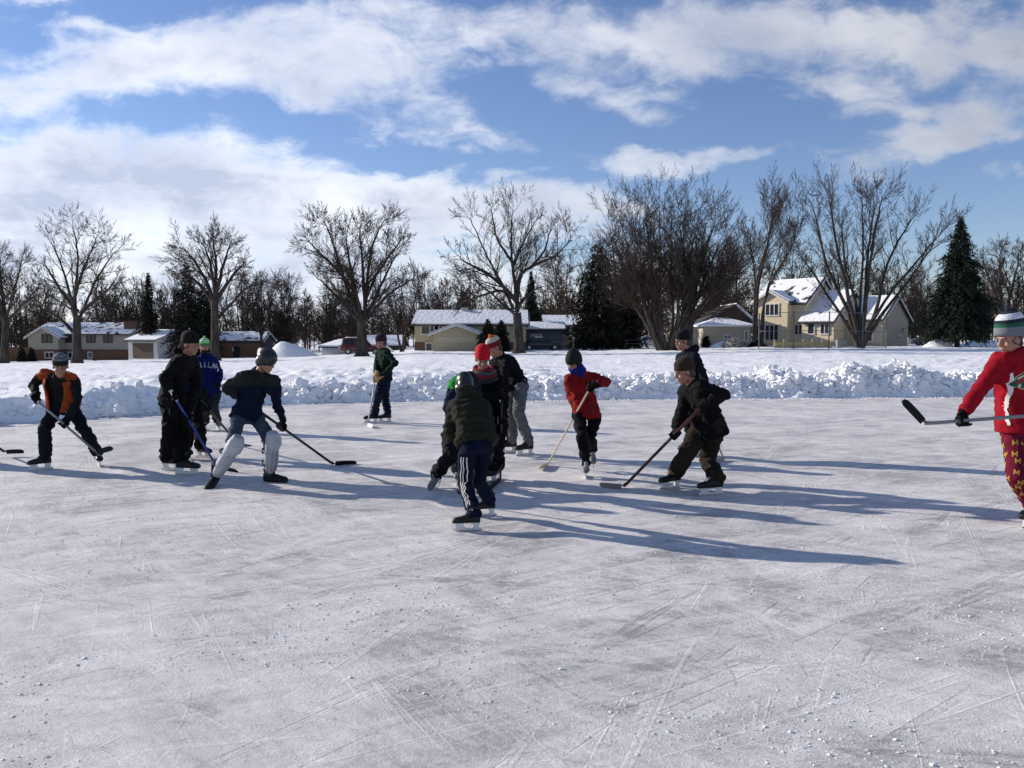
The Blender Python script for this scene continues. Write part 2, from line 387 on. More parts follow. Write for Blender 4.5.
def skate(person, c, yaw, pitch=0, roll=0, k=1.0, bm='boot', kind='skate'):
    y = R(yaw)
    f = V((math.sin(y), -math.cos(y), 0)); u = V((0, 0, 1)); r = f.cross(u)
    if pitch:
        q = Matrix.Rotation(-R(pitch), 3, r); f = q @ f; u = q @ u     # pitch > 0: toe down
    if roll:
        q = Matrix.Rotation(R(roll), 3, f); r = q @ r; u = q @ u
    def w(a, b, z): return c+(f*a+r*b+u*z)*k
    mb = MB()
    z0 = .072 if kind == 'skate' else .0
    if kind == 'skate':
        secs = [(-.118, .034, .02, .035), (-.10, .05, .030, .04), (-.04, .05, .034, .045), (.03, .042, .040, .038), (.08, .036, .045, .033), (.125, .030, .042, .028), (.15, .022, .028, .02)]
    else:
        secs = [(-.125, .05, .030, .048), (-.10, .052, .040, .05), (-.04, .05, .043, .05), (.03, .046, .048, .046), (.09, .038, .052, .038), (.14, .034, .048, .034), (.168, .026, .03, .024)]
    mb.loft([(w(x, 0, z0+h_), r*wd*k, u*hh*k) for x, h_, wd, hh in secs], 14, 2.6)
    top = z0+(.17 if kind == 'skate' else .27)
    mb.loft([(w(-.06, 0, z0+.02), r*.036*k, f*.058*k), (w(-.058, 0, z0+.08), r*.037*k, f*.056*k), (w(-.062, 0, z0+.13), r*.042*k, f*.055*k), (w(-.066, 0, top), r*.048*k, f*.056*k)], 14)
    if kind == 'skate':   # tongue
        mb.loft([(w(.03, 0, z0+.075), r*.026*k, u*.012*k), (w(-.005, 0, z0+.12), r*.03*k, f*.012*k), (w(.0, 0, z0+.185), r*.03*k, f*.01*k)], 10)
    bo = mb.remesh('skate' if kind == 'skate' else 'boot', M[bm], person, .009, 2)
    if kind == 'skate':
        hb = MB()
        prof = [(-.115, .074), (-.10, .03), (-.125, .018), (.13, .018), (.148, .034), (.12, .036), (.10, .074)]
        # rear tower, front tower, bottom rail
        def pr(pts, t=.009): hb.prism([w(a, -t, z) for a, z in pts], r*2*t*k)
        pr([(-.115, .080), (-.04, .080), (-.05, .045), (-.035, .034), (-.10, .034)])
        pr([(.035, .080), (.12, .080), (.118, .034), (.025, .034), (.045, .05)])
        pr([(-.12, .033), (.13, .033), (.145, .020), (-.13, .020)], .0075)
        hb.build('blade_holder', M['holder'], bo)
        rb = MB(); t = .0025
        rb.prism([w(a, -t, z) for a, z in [(-.135, .019), (-.138, .008), (-.12, .001), (.12, .001), (.145, .010), (.152, .024), (.142, .021)]], r*2*t*k)
        rb.build('runner', M['steel'], bo)
        lb = MB()
        for i in range(6):
            a, z = lerp(.085, .0, i/5), lerp(.062, .135, i/5)
            lb.tube([w(a+.012, -.022, z0+z-.02), w(a+.016, 0, z0+z-.012), w(a+.012, .022, z0+z-.02)], .0035*k, 5)
        lb.build('laces', M['lace'], bo, True)
    return w(-.06, 0, z0+.10)
def stick(top, heel, tip, label, shaft='carbon', blade='black', grip='whitetape', Lb=None, group=None):
    u = (heel-top).normalized(); d = (tip-heel); Lb = d.length; d = d.normalized()
    base = V((heel.x, heel.y, 0))
    e = empty('hockey_stick', base, label, 'hockey stick', 'hockey sticks held by the players')
    side = u.cross(d).normalized()                # out of the blade's face
    bu = side.cross(d).normalized()
    if bu.dot(u) > 0: bu = -bu                    # blade top direction, towards the shaft
    a = side*.010; b = u.cross(side).normalized()*.0145
    mb = MB()
    mb.loft([(top, a, b), (lerp(top, heel, .5), a, b), (heel-u*.10, a, b), (heel-u*.03+bu*.01, a*.8, b*1.2)], 12, 4)
    mb.build('shaft', M[shaft], e, True)
    bb = MB(); secs = []
    for i in range(9):
        t = i/8; c = heel+d*(Lb*t)+side*(.03*t*t)
        hh = .029*(1.0+.10*math.sin(t*math.pi))*(1 if t < .9 else (.86 if t < .95 else .55))
        if t < .08: hh = .03
        secs.append((c+bu*(.031), side*.006*(1.3-.5*t), bu*hh))
    bb.loft(secs, 12, 3); 
    bb.loft([(heel-u*.07+bu*.0, side*.009, d*.016), (heel-u*.02+d*.01+bu*.02, side*.008, d*.022), (heel+d*.03+bu*.03, side*.007, d*.02)], 10, 3)
    bb.build('blade', M[blade], e, True)
    gb = MB(); gb.loft([(top-u*.004, a*1.25, b*1.25), (top+u*.13, a*1.25, b*1.25)], 12, 4); gb.loft([(top-u*.012, a*1.7, b*1.5), (top+u*.012, a*1.7, b*1.5)], 12, 4)
    gb.build('grip_tape', M[grip], e, True)
    return u
PEOPLE = {}
def person(label, Y0, k, head, neck, pelvis, shA, shB, elA, elB, kneeA, kneeB, footA, footB, jacket, trousers,
           hands=None, handsfree=(None, None), stickdef=None, hat=None, hyaw=0, hpitch=10, hroll=0, glove='g_black', bulk=1.0, tbulk=1.0, legpref=None,
           armpref=(0, 0), hipw=.10, boots=('skate', 'boot'), hem=-.14, jfolds=None, jmatfn=None, collar=None, hood=False, hk=1.0, seed=1, glove_fat=1.25,
           bend=.04, cuff=.03, tmatfn=None, jname='jacket', tdisp=None, hips=None):
    pt = lambda t: P(t[0], t[1], Y0+(t[2] if len(t) > 2 else 0))
    Hc, N, Pv, SA, SB = pt(head), pt(neck), pt(pelvis), pt(shA), pt(shB)
    up = (N-Pv).normalized(); latS = (SB-SA).normalized()
    # feet
    feet = []
    for ft in (footA, footB):
        if ft.get('air') is not None: c = P(ft['p'][0], ft['p'][1], Y0+ft['air'])
        else: c = G(*ft['p'])
        feet.append(c)
    basep = (feet[0]+feet[1])/2; basep.z = 0
    pe = empty('person', basep, label, 'person', 'hockey players on the rink')
    ank = [skate(pe, c, ft['yaw'], ft.get('pitch', 0), ft.get('roll', 0), k*.98 if k < 1 else k, boots[1], boots[0]) for c, ft in zip(feet, (footA, footB))]
    if hips: HA, HB = pt(hips[0]), pt(hips[1])
    else:
        lh = V((latS.x, latS.y, 0)).normalized()
        HA, HB = Pv-lh*hipw*k-up*.06*k, Pv+lh*hipw*k-up*.06*k
    latH = (HB-HA).normalized()
    lp = legpref or (-.1, -.1)
    KA = solve_mid(*kneeA[:2], HA, ank[0], .41*k, .38*k, Y0, lp[0]) if len(kneeA) < 3 else pt(kneeA)
    KB = solve_mid(*kneeB[:2], HB, ank[1], .41*k, .38*k, Y0, lp[1]) if len(kneeB) < 3 else pt(kneeB)
    # sticks and hands
    gp = [None, None]; su = None
    if stickdef:
        T = pt(stickdef['top']); Hl = P(*stickdef['heel']) if len(stickdef['heel']) > 2 else G(*stickdef['heel']); Tp = P(*stickdef['tip']) if len(stickdef['tip']) > 2 else G(*stickdef['tip'])
        Hl = Hl.copy(); Tp = Tp.copy()
        su = stick(T, Hl, Tp, stickdef['label'], stickdef.get('shaft', 'carbon'), stickdef.get('blade', 'black'), stickdef.get('grip', 'whitetape'))
        for i in (0, 1):
            if hands and hands[i] is not None: gp[i] = T+su*hands[i]
    Ws, Es = [], []
    for i, (S_, el) in enumerate(((SA, elA), (SB, elB))):
        tgt = gp[i] if gp[i] is not None else pt(handsfree[i])
        E = solve_mid(*el[:2], S_, tgt, .29*k, .32*k, Y0, armpref[i]) if len(el) < 3 else pt(el)
        dE = (E-tgt).normalized()
        if gp[i] is not None:
            dp = dE-su*dE.dot(su)*.6; dp.normalize(); W = tgt+dp*.085*k
        else: W = tgt
        Ws.append(W); Es.append(E)
    PEOPLE[label] = dict(SA=SA, SB=SB, E=Es, W=Ws, N=N, P=Pv, K=(KA, KB), ank=ank, Y=Y0, H=(HA, HB))
    print('BONES %s: thigh %.2f %.2f shin %.2f %.2f uarm %.2f %.2f farm %.2f %.2f spine %.2f neck %.2f shw %.2f stick %.2f' % (label[:26], (HA-KA).length, (HB-KB).length, (KA-ank[0]).length, (KB-ank[1]).length,
          (SA-Es[0]).length, (SB-Es[1]).length, (Es[0]-Ws[0]).length, (Es[1]-Ws[1]).length, (N-Pv).length, (Hc-N).length, (SA-SB).length, (T-Hl).length if stickdef else 0))
    h = Head(Hc, hyaw, hpitch, k**.4*hk*.94, hroll)
    fwdB = latS.cross(up).normalized()
    hf = V((h.f.x, h.f.y, 0))
    if fwdB.dot(hf) < 0: fwdB = -fwdB
    def torso(mb, e, secs, n=22, flat=2.5):
        out = []
        for t, wd, dp in secs:
            c = lerp(Pv, N, t)-fwdB*bend*math.sin(max(0, min(1, t))*math.pi)*k
            lt = lerp(latH, latS, max(0, min(1, t))).normalized()
            fw = up.cross(lt).normalized()
            out.append((c, lt*(wd*k*e), fw*(dp*k*e)))
        mb.loft(out, n, flat)
    # body: one continuous skin from head to feet
    mb = MB(); head_geo(mb, h)
    mb.tube([h.w(0, -.02, -.05), lerp(h.w(0, -.02, -.09), N, .6), N-up*.04], [.053*k, .055*k, .07*k], 12)
    torso(mb, 1.0, [(-.10, .115, .08), (.1, .11, .075), (.35, .105, .072), (.65, .12, .078), (.88, .115, .066), (1.0, .06, .055)])
    for i, (S_, E, W, sd) in enumerate(((SA, Es[0], Ws[0], 1), (SB, Es[1], Ws[1], -1))):
        ball(mb, S_, .044*k); seg(mb, lerp(S_, N, .4), S_, .042*k, .042*k); seg(mb, S_, E, .038*k, .031*k); ball(mb, E, .031*k); seg(mb, E, W, .030*k, .022*k)
        if gp[i] is not None: hand(mb, W, gp[i], su, sd, k, .85)
        else: openhand(mb, W, W-E, latS, k, .8)
    for H_, K_, A_ in ((HA, KA, ank[0]), (HB, KB, ank[1])):
        seg(mb, lerp(Pv, H_, .5), H_, .068*k, .068*k); ball(mb, H_, .066*k); seg(mb, H_, K_, .062*k, .043*k); ball(mb, K_, .043*k); seg(mb, K_, A_, .043*k, .028*k, bulge=.12)
    mb.remesh('body', M['skin'], pe, .0085, 1)
    # face details
    eb = None
    for sx in (-1, 1):
        e1 = MB(); h.ell(e1, (sx*.031, .082, .006), (.011, .010, .006), 10, 7); eo = e1.build('eye', M['eye'], pe, True)
        e2 = MB(); h.ell(e2, (sx*.031, .0910, .006), (.0055, .003, .0055), 10, 6); e2.build('iris', M['iris'], eo, True)
        e3 = MB(); e3.tube([h.w(sx*.014, .098, .024), h.w(sx*.032, .097, .030), h.w(sx*.05, .084, .024)], .0035*h.k, 5); e3.build('eyebrow', M['hair'], pe, True)
    e4 = MB(); h.ell(e4, (0, .099, -.0655), (.021, .006, .007), 10, 6); e4.build('lips', M['lip'], pe, True)
    # trousers
    mb = MB(); B = tbulk
    torso(mb, 1.0, [(-.22, .14*B, .105*B), (-.08, .158*B, .12*B), (.1, .15*B, .112*B), (.2, .14*B, .105*B)])
    for H_, K_, A_ in ((HA, KA, ank[0]), (HB, KB, ank[1])):
        dn = (A_-K_).normalized()
        ball(mb, H_, .092*k*B); seg(mb, lerp(Pv, H_, .4), H_, .093*k*B, .092*k*B); seg(mb, H_, K_, .090*k*B, .068*k*B); ball(mb, K_, .068*k*B)
        seg(mb, K_, A_+dn*.035, .068*k*B, .063*k*B+(B-1)*.03, bulge=.04)
    tr = mb.remesh('trousers', trousers, pe, .012, 3, tdisp or folds(.017, 6.5, seed+.5), tmatfn)
    tb = mb.bvh
    # jacket
    mb = MB(); B = bulk
    top_t = 1.0
    torso(mb, 1.0, [(hem, .174*B, .136*B), (hem+.08, .172*B, .134*B), (.18, .152*B, .118*B), (.4, .143*B, .110*B), (.65, .158*B, .116*B), (.85, .156*B, .102*B), (.97, .112*B, .085*B), (1.05, .075, .072)])
    # collar
    ct = lerp(N, h.w(0, -.02, -.11), .55)
    mb.tube([N-up*.05*k, N, ct], [.085*k*B, .078*k, .068*k], 14)
    if hood:
        hb_ = N-h.f*.07*k+up*.0; mb.ball(hb_, latS*.125*k, fwdB*.07*k, (up*.5-fwdB*.3)*.16*k, 14, 9)
    for i, (S_, E, W) in enumerate(((SA, Es[0], Ws[0]), (SB, Es[1], Ws[1]))):
        ball(mb, S_, .068*k*B); mb.tube([lerp(N, Pv, .14), lerp(S_, N, .45)-up*.015*k, S_], [.080*k*B, .076*k*B, .068*k*B], 12)
        mb.tube([lerp(S_, Pv, .30), S_], [.085*k*B, .07*k*B], 12)
        seg(mb, S_, E, .066*k*B, .051*k*B); ball(mb, E, .052*k*B); seg(mb, E, lerp(W, E, cuff), .051*k*B, .040*k*B, bulge=.08)
    jk = mb.remesh(jname, jacket, pe, .0115, 3, jfolds or folds(.016, 6.5, seed), jmatfn)
    jb = mb.bvh
    # gloves
    for i, (E, W, sd) in enumerate(((Es[0], Ws[0], 1), (Es[1], Ws[1], -1))):
        gm = MB()
        if gp[i] is not None: hand(gm, W, gp[i], su, sd, k, glove_fat)
        else: openhand(gm, W, W-E, latS, k, glove_fat)
        seg(gm, lerp(W, E, .22), W, .043*k*B, .036*k)
        gm.remesh('glove', M[glove], pe, .0065, 1)
    if hat: hat(pe, h)
    return dict(e=pe, h=h, tb=tb, jb=jb, jk=jk, tr=tr, up=up, lat=latS, fwd=fwdB, N=N, P=Pv, SA=SA, SB=SB, K=(KA, KB), H=(HA, HB), ank=ank, k=k, Ws=Ws, Es=Es)
def in_poly(x, y, poly):
    c = False; n = len(poly)
    for i in range(n):
        x1, y1 = poly[i]; x2, y2 = poly[(i+1) % n]
        if (y1 > y) != (y2 > y) and x < (x2-x1)*(y-y1)/(y2-y1)+x1: c = not c
    return c
def decal(name, parent, bvh, polys, O, U, W, m, cell=.004, off=.004, depth=.3):
    """print laid on a garment: polygons in (u,w) metres dropped on to the cloth along the surface"""
    U = U.normalized(); W = (W-U*W.dot(U)).normalized(); D = W.cross(U)
    mb = MB(); idx = {}
    def vert(i, j):
        if (i, j) in idx: return idx[(i, j)]
        p = O+U*(i*cell)+W*(j*cell)
        h = bvh.ray_cast(p-D*depth, D, depth*2)
        r = None
        if h[0] is not None:
            mb.v.append(h[0]+h[1]*off if h[1].dot(D) < 0 else h[0]-h[1]*off); r = len(mb.v)-1
        idx[(i, j)] = r; return r
    xs = [p[0] for q in polys for p in q]; ys = [p[1] for q in polys for p in q]
    for i in range(int(min(xs)/cell)-1, int(max(xs)/cell)+2):
        for j in range(int(min(ys)/cell)-1, int(max(ys)/cell)+2):
            if any(in_poly((i+.5)*cell, (j+.5)*cell, q) for q in polys):
                vs = [vert(i, j), vert(i+1, j), vert(i+1, j+1), vert(i, j+1)]
                if None in vs: continue
                if max((mb.v[a]-mb.v[b]).length for a in vs for b in vs) > cell*5: continue
                mb.f.append(tuple(vs))
    if not mb.f: return None
    return mb.build(name, m, parent, True)
# ------------------------------------------------------------------ the players
for n_, c_ in dict(g_black=(.006, .006, .007), g_tan=(.42, .27, .11), g_grey=(.09, .09, .095)).items():
    M[n_] = mat(n_, c_, .85, var=.2, bump=.3, bscale=80, spec=.08)
C = cloth
def hat_simple(col, **k):
    m = mat('knit_hat', col, .95, var=.25, vscale=60, bump=.8, bscale=120)
    return lambda pe, h: beanie(pe, h, [m], **k)
def striped(cols, bands, **k):
    ms = [mat('knit_stripe', c, .95, var=.2, vscale=80, bump=.8, bscale=120) for c in cols]
    return lambda pe, h: beanie(pe, h, ms, bands, **k)
def cloth_blob(mb, pts, r): mb.tube(pts, r, 14)

# 1 orange vest over dark jacket
dark = C('charcoal_fleece', (0.012, 0.012, 0.013)); orange = C('orange_cloth', (0.3, 0.055, 0.015))
SA_ = P(46, 374, 9.6); SB_ = P(71.5, 377, 9.6)
p = person('person in an orange vest over a dark jacket striding with a stick', 9.75, .96,
  head=(60.5, 366, -.30), neck=(59.5, 377, -.2), pelvis=(62.5, 405, .0), shA=(44.5, 374, -.13), shB=(73, 377.5, -.17),
  elA=(33, 385), elB=(77.5, 400), kneeA=(44.5, 430), kneeB=(84, 429), footA=dict(p=(41, 470), yaw=-50), footB=dict(p=(98.5, 466), yaw=35),
  jacket=[dark, orange], jmatfn=lambda c: 1 if ((c-SA_).length < .105 or (c-SB_).length < .10) and c.z > SA_.z-.07 else 0, trousers=C('dark_jeans', (0.008, 0.01, 0.014)), hands=(.07, .50), armpref=(-.05, -.25),
  stickdef=dict(top=(30.5, 395, -.35), heel=(99, 454.5, 9.35), tip=(116, 449, 9.2), label='black hockey stick lifted off the ice by the player in the orange vest', shaft='greyshaft'),
  hyaw=25, hpitch=20, hat=striped([(.16, .17, .19), (.012, .012, .014), (.07, .075, .085)], [1, 1, 1, 1, 0, 2, 0, 0, 2, 2]), bulk=.93, tbulk=.98, seed=1, hem=-.08)
# vest: a sleeveless shell hung from the shoulders, open at the front
def vest(p, m):
    mb = MB(); k = p['k']; up = p['up']; f = -p['fwd']
    N, Pv, SA, SB = p['N'], p['P'], p['SA'], p['SB']
    cols = []; fr = p['fwd']
    for j in range(19):
        an = lerp(-162, 162, j/18); col = []
        for i in range(13):
            t = i/12; tt = lerp(-.02, .99, t)
            c = lerp(Pv, N, tt)+f*.04*math.sin(max(0, tt)*math.pi)*k
            lt = p['lat']; fw = up.cross(lt).normalized()
            if fw.dot(fr) < 0: fw = -fw
            open_ = 1.0-.12*t
            wd = lerp(.185, .215, t) if t < .8 else lerp(.215, .15, (t-.8)/.2); dp = .168 if t < .8 else lerp(.168, .138, (t-.8)/.2)
            a = R(an*open_)
            col.append(c-fw*dp*k*math.cos(a)*.98+lt*wd*k*math.sin(a)*1.02)
        cols.append(col)
    n = 13
    for col in cols: mb.v += col
    for j in range(18):
        for i in range(12):
            a = j*n+i; q = (a, a+n, a+n+1, a+1)
            an = abs(lerp(-162, 162, (j+.5)/18)); t = i/12
            if 65 < an < 115 and .60 < t < .95: continue
            mb.f.append(q)
    o = mb.build('vest', m, p['e'], True)
    s = o.modifiers.new('t', 'SOLIDIFY'); s.thickness = .015; s2 = o.modifiers.new('s', 'SUBSURF'); s2.levels = s2.render_levels = 2
vest(p, orange)
# 2 black-clad, left
p = person('person all in black, back to the left, holding the blue hockey stick', 9.35, 1.03,
  head=(190.5, 344.5, -.02), neck=(186, 357, 0), pelvis=(173.5, 398, .0), shA=(178.5, 363, -.19), shB=(192, 362.5, .17),
  elA=(164, 379, -.30), elB=(196, 385, .15), kneeA=(183, 432), kneeB=(170.5, 434), footA=dict(p=(187, 475), yaw=85), footB=dict(p=(172, 470.5), yaw=80),
  jacket=C('black_parka', (0.007, 0.007, 0.0075)), trousers=C('black_snow_pants', (0.005, 0.005, 0.0055)), hands=(.06, .34), hips=((176, 400, -.10), (171, 400, .10)),
  stickdef=dict(top=(171, 391, -.28), heel=(218.5, 469.5), tip=(240.5, 472), label='blue-shafted hockey stick with a black blade beside the padded knee player', shaft='blueshaft'),
  hyaw=75, hpitch=12, hat=hat_simple((0.006, 0.006, 0.0065)), bulk=1.10, tbulk=1.18, hood=True, seed=2, hem=-.10, legpref=(.05, .05))
mb = MB(); h = p['h']
mb.loft([(h.w(0, -.075, .03), h.r*.07, h.u*.05), (h.w(0, -.105, -.05), h.r*.06, h.f*.03), (h.w(0, -.125, -.13), h.r*.04, h.f*.022), (h.w(0, -.13, -.19), h.r*.015, h.f*.012)], 12)
mb.remesh('hair', M['hair'], p['e'], .007, 1, folds(.004, 30, 5))
# 3 hidden player behind the black one
p = person('person in black sleeves and blue jacket mostly hidden behind the player all in black', 10.5, .98,
  head=(189.5, 347, .08), neck=(190, 359, 0), pelvis=(196.5, 400, .05), shA=(186.5, 366, -.13), shB=(195, 366, .17),
  elA=(197, 383, -.2), elB=(201, 383, .18), kneeA=(200.5, 429), kneeB=(190, 430), footA=dict(p=(203.5, 458), yaw=60), footB=dict(p=(188, 459.5), yaw=35),
  jacket=[C('royal_blue_cloth', (0.004, 0.01, 0.07)), C('black_sleeve', (0.007, 0.007, 0.008))], trousers=C('black_pants', (0.006, 0.006, 0.007)), hands=(.12, .42),
  stickdef=dict(top=(194, 392, -.30), heel=(240, 446), tip=(252.5, 445.5), label='hockey stick with a grey taped blade reaching behind the padded left leg', blade='greyblade'),
  hyaw=80, hpitch=25, hat=hat_simple((0.014, 0.014, 0.0154)), seed=3, bulk=.95, jmatfn=lambda c: 0 if c.z < 1.05 and c.x > -4.25+0 and c.x < -4.0 else 1, hk=.95)
# 4 blue jersey with green hat
blue = C('blue_jersey', (0.004, 0.01, 0.075)); wht = mat('white_print', (.30, .32, .38), .7)
p = person('person in a royal blue jersey with white lettering and a green and white pompom hat', 13.6, .95,
  head=(204.5, 347, -.04), neck=(206, 355.5, 0), pelvis=(209.5, 390, .0), shA=(199, 361, -.10), shB=(214.5, 361.5, -.02),
  elA=(198, 375), elB=(220.5, 374), kneeA=(205.5, 410), kneeB=(213.5, 408), footA=dict(p=(205, 430.5), yaw=10), footB=dict(p=(218, 430), yaw=30),
  jacket=blue, trousers=C('dark_grey_pants', (0.021, 0.0224, 0.0266)), handsfree=((201, 386, -.2), (218.5, 383.5, -.15)),
  hyaw=10, hpitch=8, boots=('skate', 'bootgrey'), hat=striped([(.20, .55, .16), (.65, .68, .66), (.06, .16, .08)], [2, 2, 2, 0, 0, 1, 0, 1, 0, 0], pom=mat('green_wool', (.35, .65, .25), .95)), seed=4, hem=-.16, bulk=1.02)
mb = MB(); h = p['h']; h.ell(mb, (0, .035, -.075), (.074, .085, .05)); mb.remesh('face_mask', M['black'], p['e'], .008, 2)
O = lerp(p['N'], p['P'], .28)
def strokes(chars, w, hgt, gap, th):
    L = {'A': [((0, 0), (.5, 1)), ((.5, 1), (1, 0)), ((.22, .38), (.78, .38))], 'L': [((0, 1), (0, 0)), ((0, 0), (1, 0))], 'M': [((0, 0), (0, 1)), ((0, 1), (.5, .35)), ((.5, .35), (1, 1)), ((1, 1), (1, 0))],
         'I': [((.5, 0), (.5, 1))]}
    out = []; x = 0
    for ch in chars:
        if ch == ' ': x += w*.6; continue
        for (a, b), (c, d) in L[ch]:
            p0 = V((x+a*w, b*hgt, 0)); p1 = V((x+c*w, d*hgt, 0)); dd = (p1-p0).normalized()*th/2; nn = V((-dd.y, dd.x, 0))
            out.append([((p0-dd+nn).x, (p0-dd+nn).y), ((p1+dd+nn).x, (p1+dd+nn).y), ((p1+dd-nn).x, (p1+dd-nn).y), ((p0-dd-nn).x, (p0-dd-nn).y)])
        x += w+gap
    return out, x-gap
polys, wd = strokes('A LLA', .04, .075, .022, .014)
polys = [[(x-wd/2, y-.14*((x-wd/2)**2)*8) for x, y in q] for q in polys]
decal('lettering', p['jk'], p['jb'], polys, O+V((.0, 0, -.03)), p['lat'], p['up'], wht, .006, .006)
for t in (.35, .62):
    c = lerp(p['SB'], p['Es'][1], t)
    decal('sleeve_number', p['jk'], p['jb'], [[(-.012, -.035), (.016, -.03), (.012, .035), (-.014, .03)]], c+V((-.01, 0, 0)), p['lat'], p['up'], wht, .006, .006)
# 5 helmet and knee pads
p = person('person in a black helmet, navy jacket, blue jeans and white knee pads', 8.75, .97,
  head=(266.5, 361.5, -.05), neck=(258.5, 373, .0), pelvis=(247, 413, .0), shA=(243.5, 377, -.14), shB=(274.5, 381, .0),
  elA=(226, 387.5, -.18), elB=(277, 404), kneeA=(233, 444), kneeB=(270, 441), footA=dict(p=(212.5, 486.5), yaw=0, roll=-8, pitch=12), footB=dict(p=(274, 482), yaw=75), hips=((238, 418, -.10), (257, 418, .06)),
  jacket=[C('navy_jacket', (0.005, 0.01, 0.023)), C('grey_green_yoke', (0.018, 0.022, 0.022))], trousers=C('blue_jeans', (0.042, 0.06, 0.082)), hands=(.10, .60), armpref=(0, 0), boots=('boot', 'wboot'),
  stickdef=dict(top=(244, 400, .0), heel=(335, 465.5), tip=(355, 463.5), label='long black hockey stick reaching right from the player with white knee pads', shaft='carbon'),
  hyaw=62, hpitch=22, hat=helmet, seed=5, hem=-.12, bulk=1.0, tbulk=.88,
  jmatfn=lambda c: 1 if (c.z > 1.03 or (c.x < -2.90 and c.z > .86)) else 0)
h = p['h']
for i, nm in ((0, 'a'), (1, 'b')):
    mb = MB(); K_, A_ = p['K'][i], p['ank'][i]; d = (A_-K_).normalized(); fw = V((.80, -.60, 0)) if i else V((.7, -.7, 0))
    fw = (fw-d*fw.dot(d)).normalized(); sd = d.cross(fw).normalized()
    for t, w_, r_ in [(0, 0, 0)]: pass
    secs = [(K_-d*.12+fw*.035, sd*.055, fw*.05), (K_-d*.05+fw*.05, sd*.085, fw*.06), (K_+d*.02+fw*.055, sd*.09, fw*.065), (K_+d*.09+fw*.035, sd*.075, fw*.055), (lerp(K_, A_, .55)+fw*.03, sd*.075, fw*.058), (lerp(K_, A_, .85)+fw*.025, sd*.06, fw*.045), (lerp(K_, A_, .95)+fw*.025, sd*.045, fw*.035)]
    mb.loft(secs, 16, 2.6)
    pad = mb.remesh('knee_pad', M['padw'], p['e'], .009, 2)
    pb = MB()
    for t in (-.02, .3, .68): 
        c = lerp(K_, A_, t); pb.tube([c+(sd*math.cos(a)+(-fw)*math.sin(a))*.082 for a in [R(q) for q in range(0, 181, 30)]], .012, 6)
    pb.build('strap', M['padg'], pad, True)
    rb = MB()
    for q in (-.03, .03): rb.tube([K_+d*.10+fw*.095+sd*q, lerp(K_, A_, .5)+fw*.098+sd*q, lerp(K_, A_, .85)+fw*.074+sd*q*.8], .009, 6)
    rb.ball(K_+d*.0+fw*.112, sd*.05, d*.055, fw*.016); rb.build('shin_rib', M['padw'], pad, True)
# 6 green jacket far
p = person('person in a dark green jacket and tan gloves standing alone by the snow bank', 14.8, .99,
  head=(381, 342, -.03), neck=(383.5, 349.5, 0), pelvis=(384.3, 378, .0), shA=(379, 353.5, .17), shB=(387.5, 353.5, -.17),
  elA=(377, 364, .12), elB=(395.5, 363), kneeA=(378, 396), kneeB=(385, 397.5), footA=dict(p=(371.5, 423), yaw=-80), footB=dict(p=(385, 422.3), yaw=-75), hips=((383, 380, .10), (385.5, 380, -.10)),
  jacket=C('dark_green_jacket', (0.004, 0.016, 0.011)), trousers=C('navy_jeans', (0.007, 0.011, 0.026)), hands=(.04, .13), armpref=(0, -.1), glove='g_tan', glove_fat=1.4,
  stickdef=dict(top=(376.5, 372, -.28), heel=(367.5, 426.5), tip=(374, 428.5), label='upright hockey stick planted in front of the player in the green jacket', shaft='greyshaft', blade='whitetape'),
  hyaw=-65, hpitch=15, hat=hat_simple((0.021, 0.014, 0.014)), seed=6, legpref=(0, 0), hem=-.10)
# 7 orange and white hat, grey sweatpants
p = person('person in grey sweatpants with an orange and white pompom hat bending behind the red hat', 10.9, 1.03,
  head=(494, 347.5, -.05), neck=(501, 357, 0), pelvis=(517, 386, .03), shA=(494, 364, .14), shB=(507, 362, -.16),
  elA=(494, 379, .15), elB=(504, 380, -.28), kneeA=(510.5, 414), kneeB=(518.5, 413), footA=dict(p=(508, 453), yaw=-75), footB=dict(p=(525, 455.5), yaw=-60), hips=((513, 388, .09), (521, 388, -.08)),
  jacket=C('black_sweatshirt', (0.0065, 0.0065, 0.0075)), trousers=C('grey_sweatpants', (0.11, 0.11, 0.12)), hands=(.05, .30), legpref=(0, 0),
  stickdef=dict(top=(503, 392, -.45), heel=(508, 444.5, 10.6), tip=(500.5, 445.5, 10.5), label='hockey stick with a reddish shaft held by the player in grey sweatpants', shaft='redshaft'),
  hyaw=-60, hpitch=28, hat=striped([(.14, .012, .012), (.48, .44, .38), (.50, .13, .035)], [0, 0, 0, 0, 1, 1, 1, 2, 2, 2], pom=mat('orange_wool', (.8, .22, .05), .95)), seed=7, hem=-.02, tbulk=.98)
# 8 red hat
p = person('person in a bright red hat, striped scarf and black clothes at the face-off', 8.85, .97,
  head=(482.5, 358.5, -.10), neck=(483.5, 373, 0), pelvis=(491, 419, .0), shA=(470.5, 380, -.08), shB=(497, 379, .02),
  elA=(472, 400, -.1), elB=(505, 399, -.05), kneeA=(487, 452), kneeB=(497.5, 450), footA=dict(p=(487, 483.5), yaw=-60), footB=dict(p=(497, 480.5), yaw=-20),
  jacket=C('black_winter_jacket', (0.0055, 0.0055, 0.0065)), trousers=C('black_trousers', (0.006, 0.006, 0.007)), hands=(.05, .32), armpref=(-.1, -.1),
  stickdef=dict(top=(502, 390, -.25), heel=(500.5, 482, 8.75), tip=(489.5, 493), label='upright black hockey stick held by the player in the red hat', grip='black'),
  hyaw=5, hpitch=32, hat=hat_simple((0.5, 0.007, 0.016)), seed=8, hem=-.14)
ms = [mat('scarf_red', (.18, .012, .016), .9), mat('scarf_grey', (.08, .08, .085), .9), mat('scarf_black', (.02, .02, .022), .9)]
mb = MB(); h = p['h']; N = p['N']; cc = lerp(N, h.C, .25)
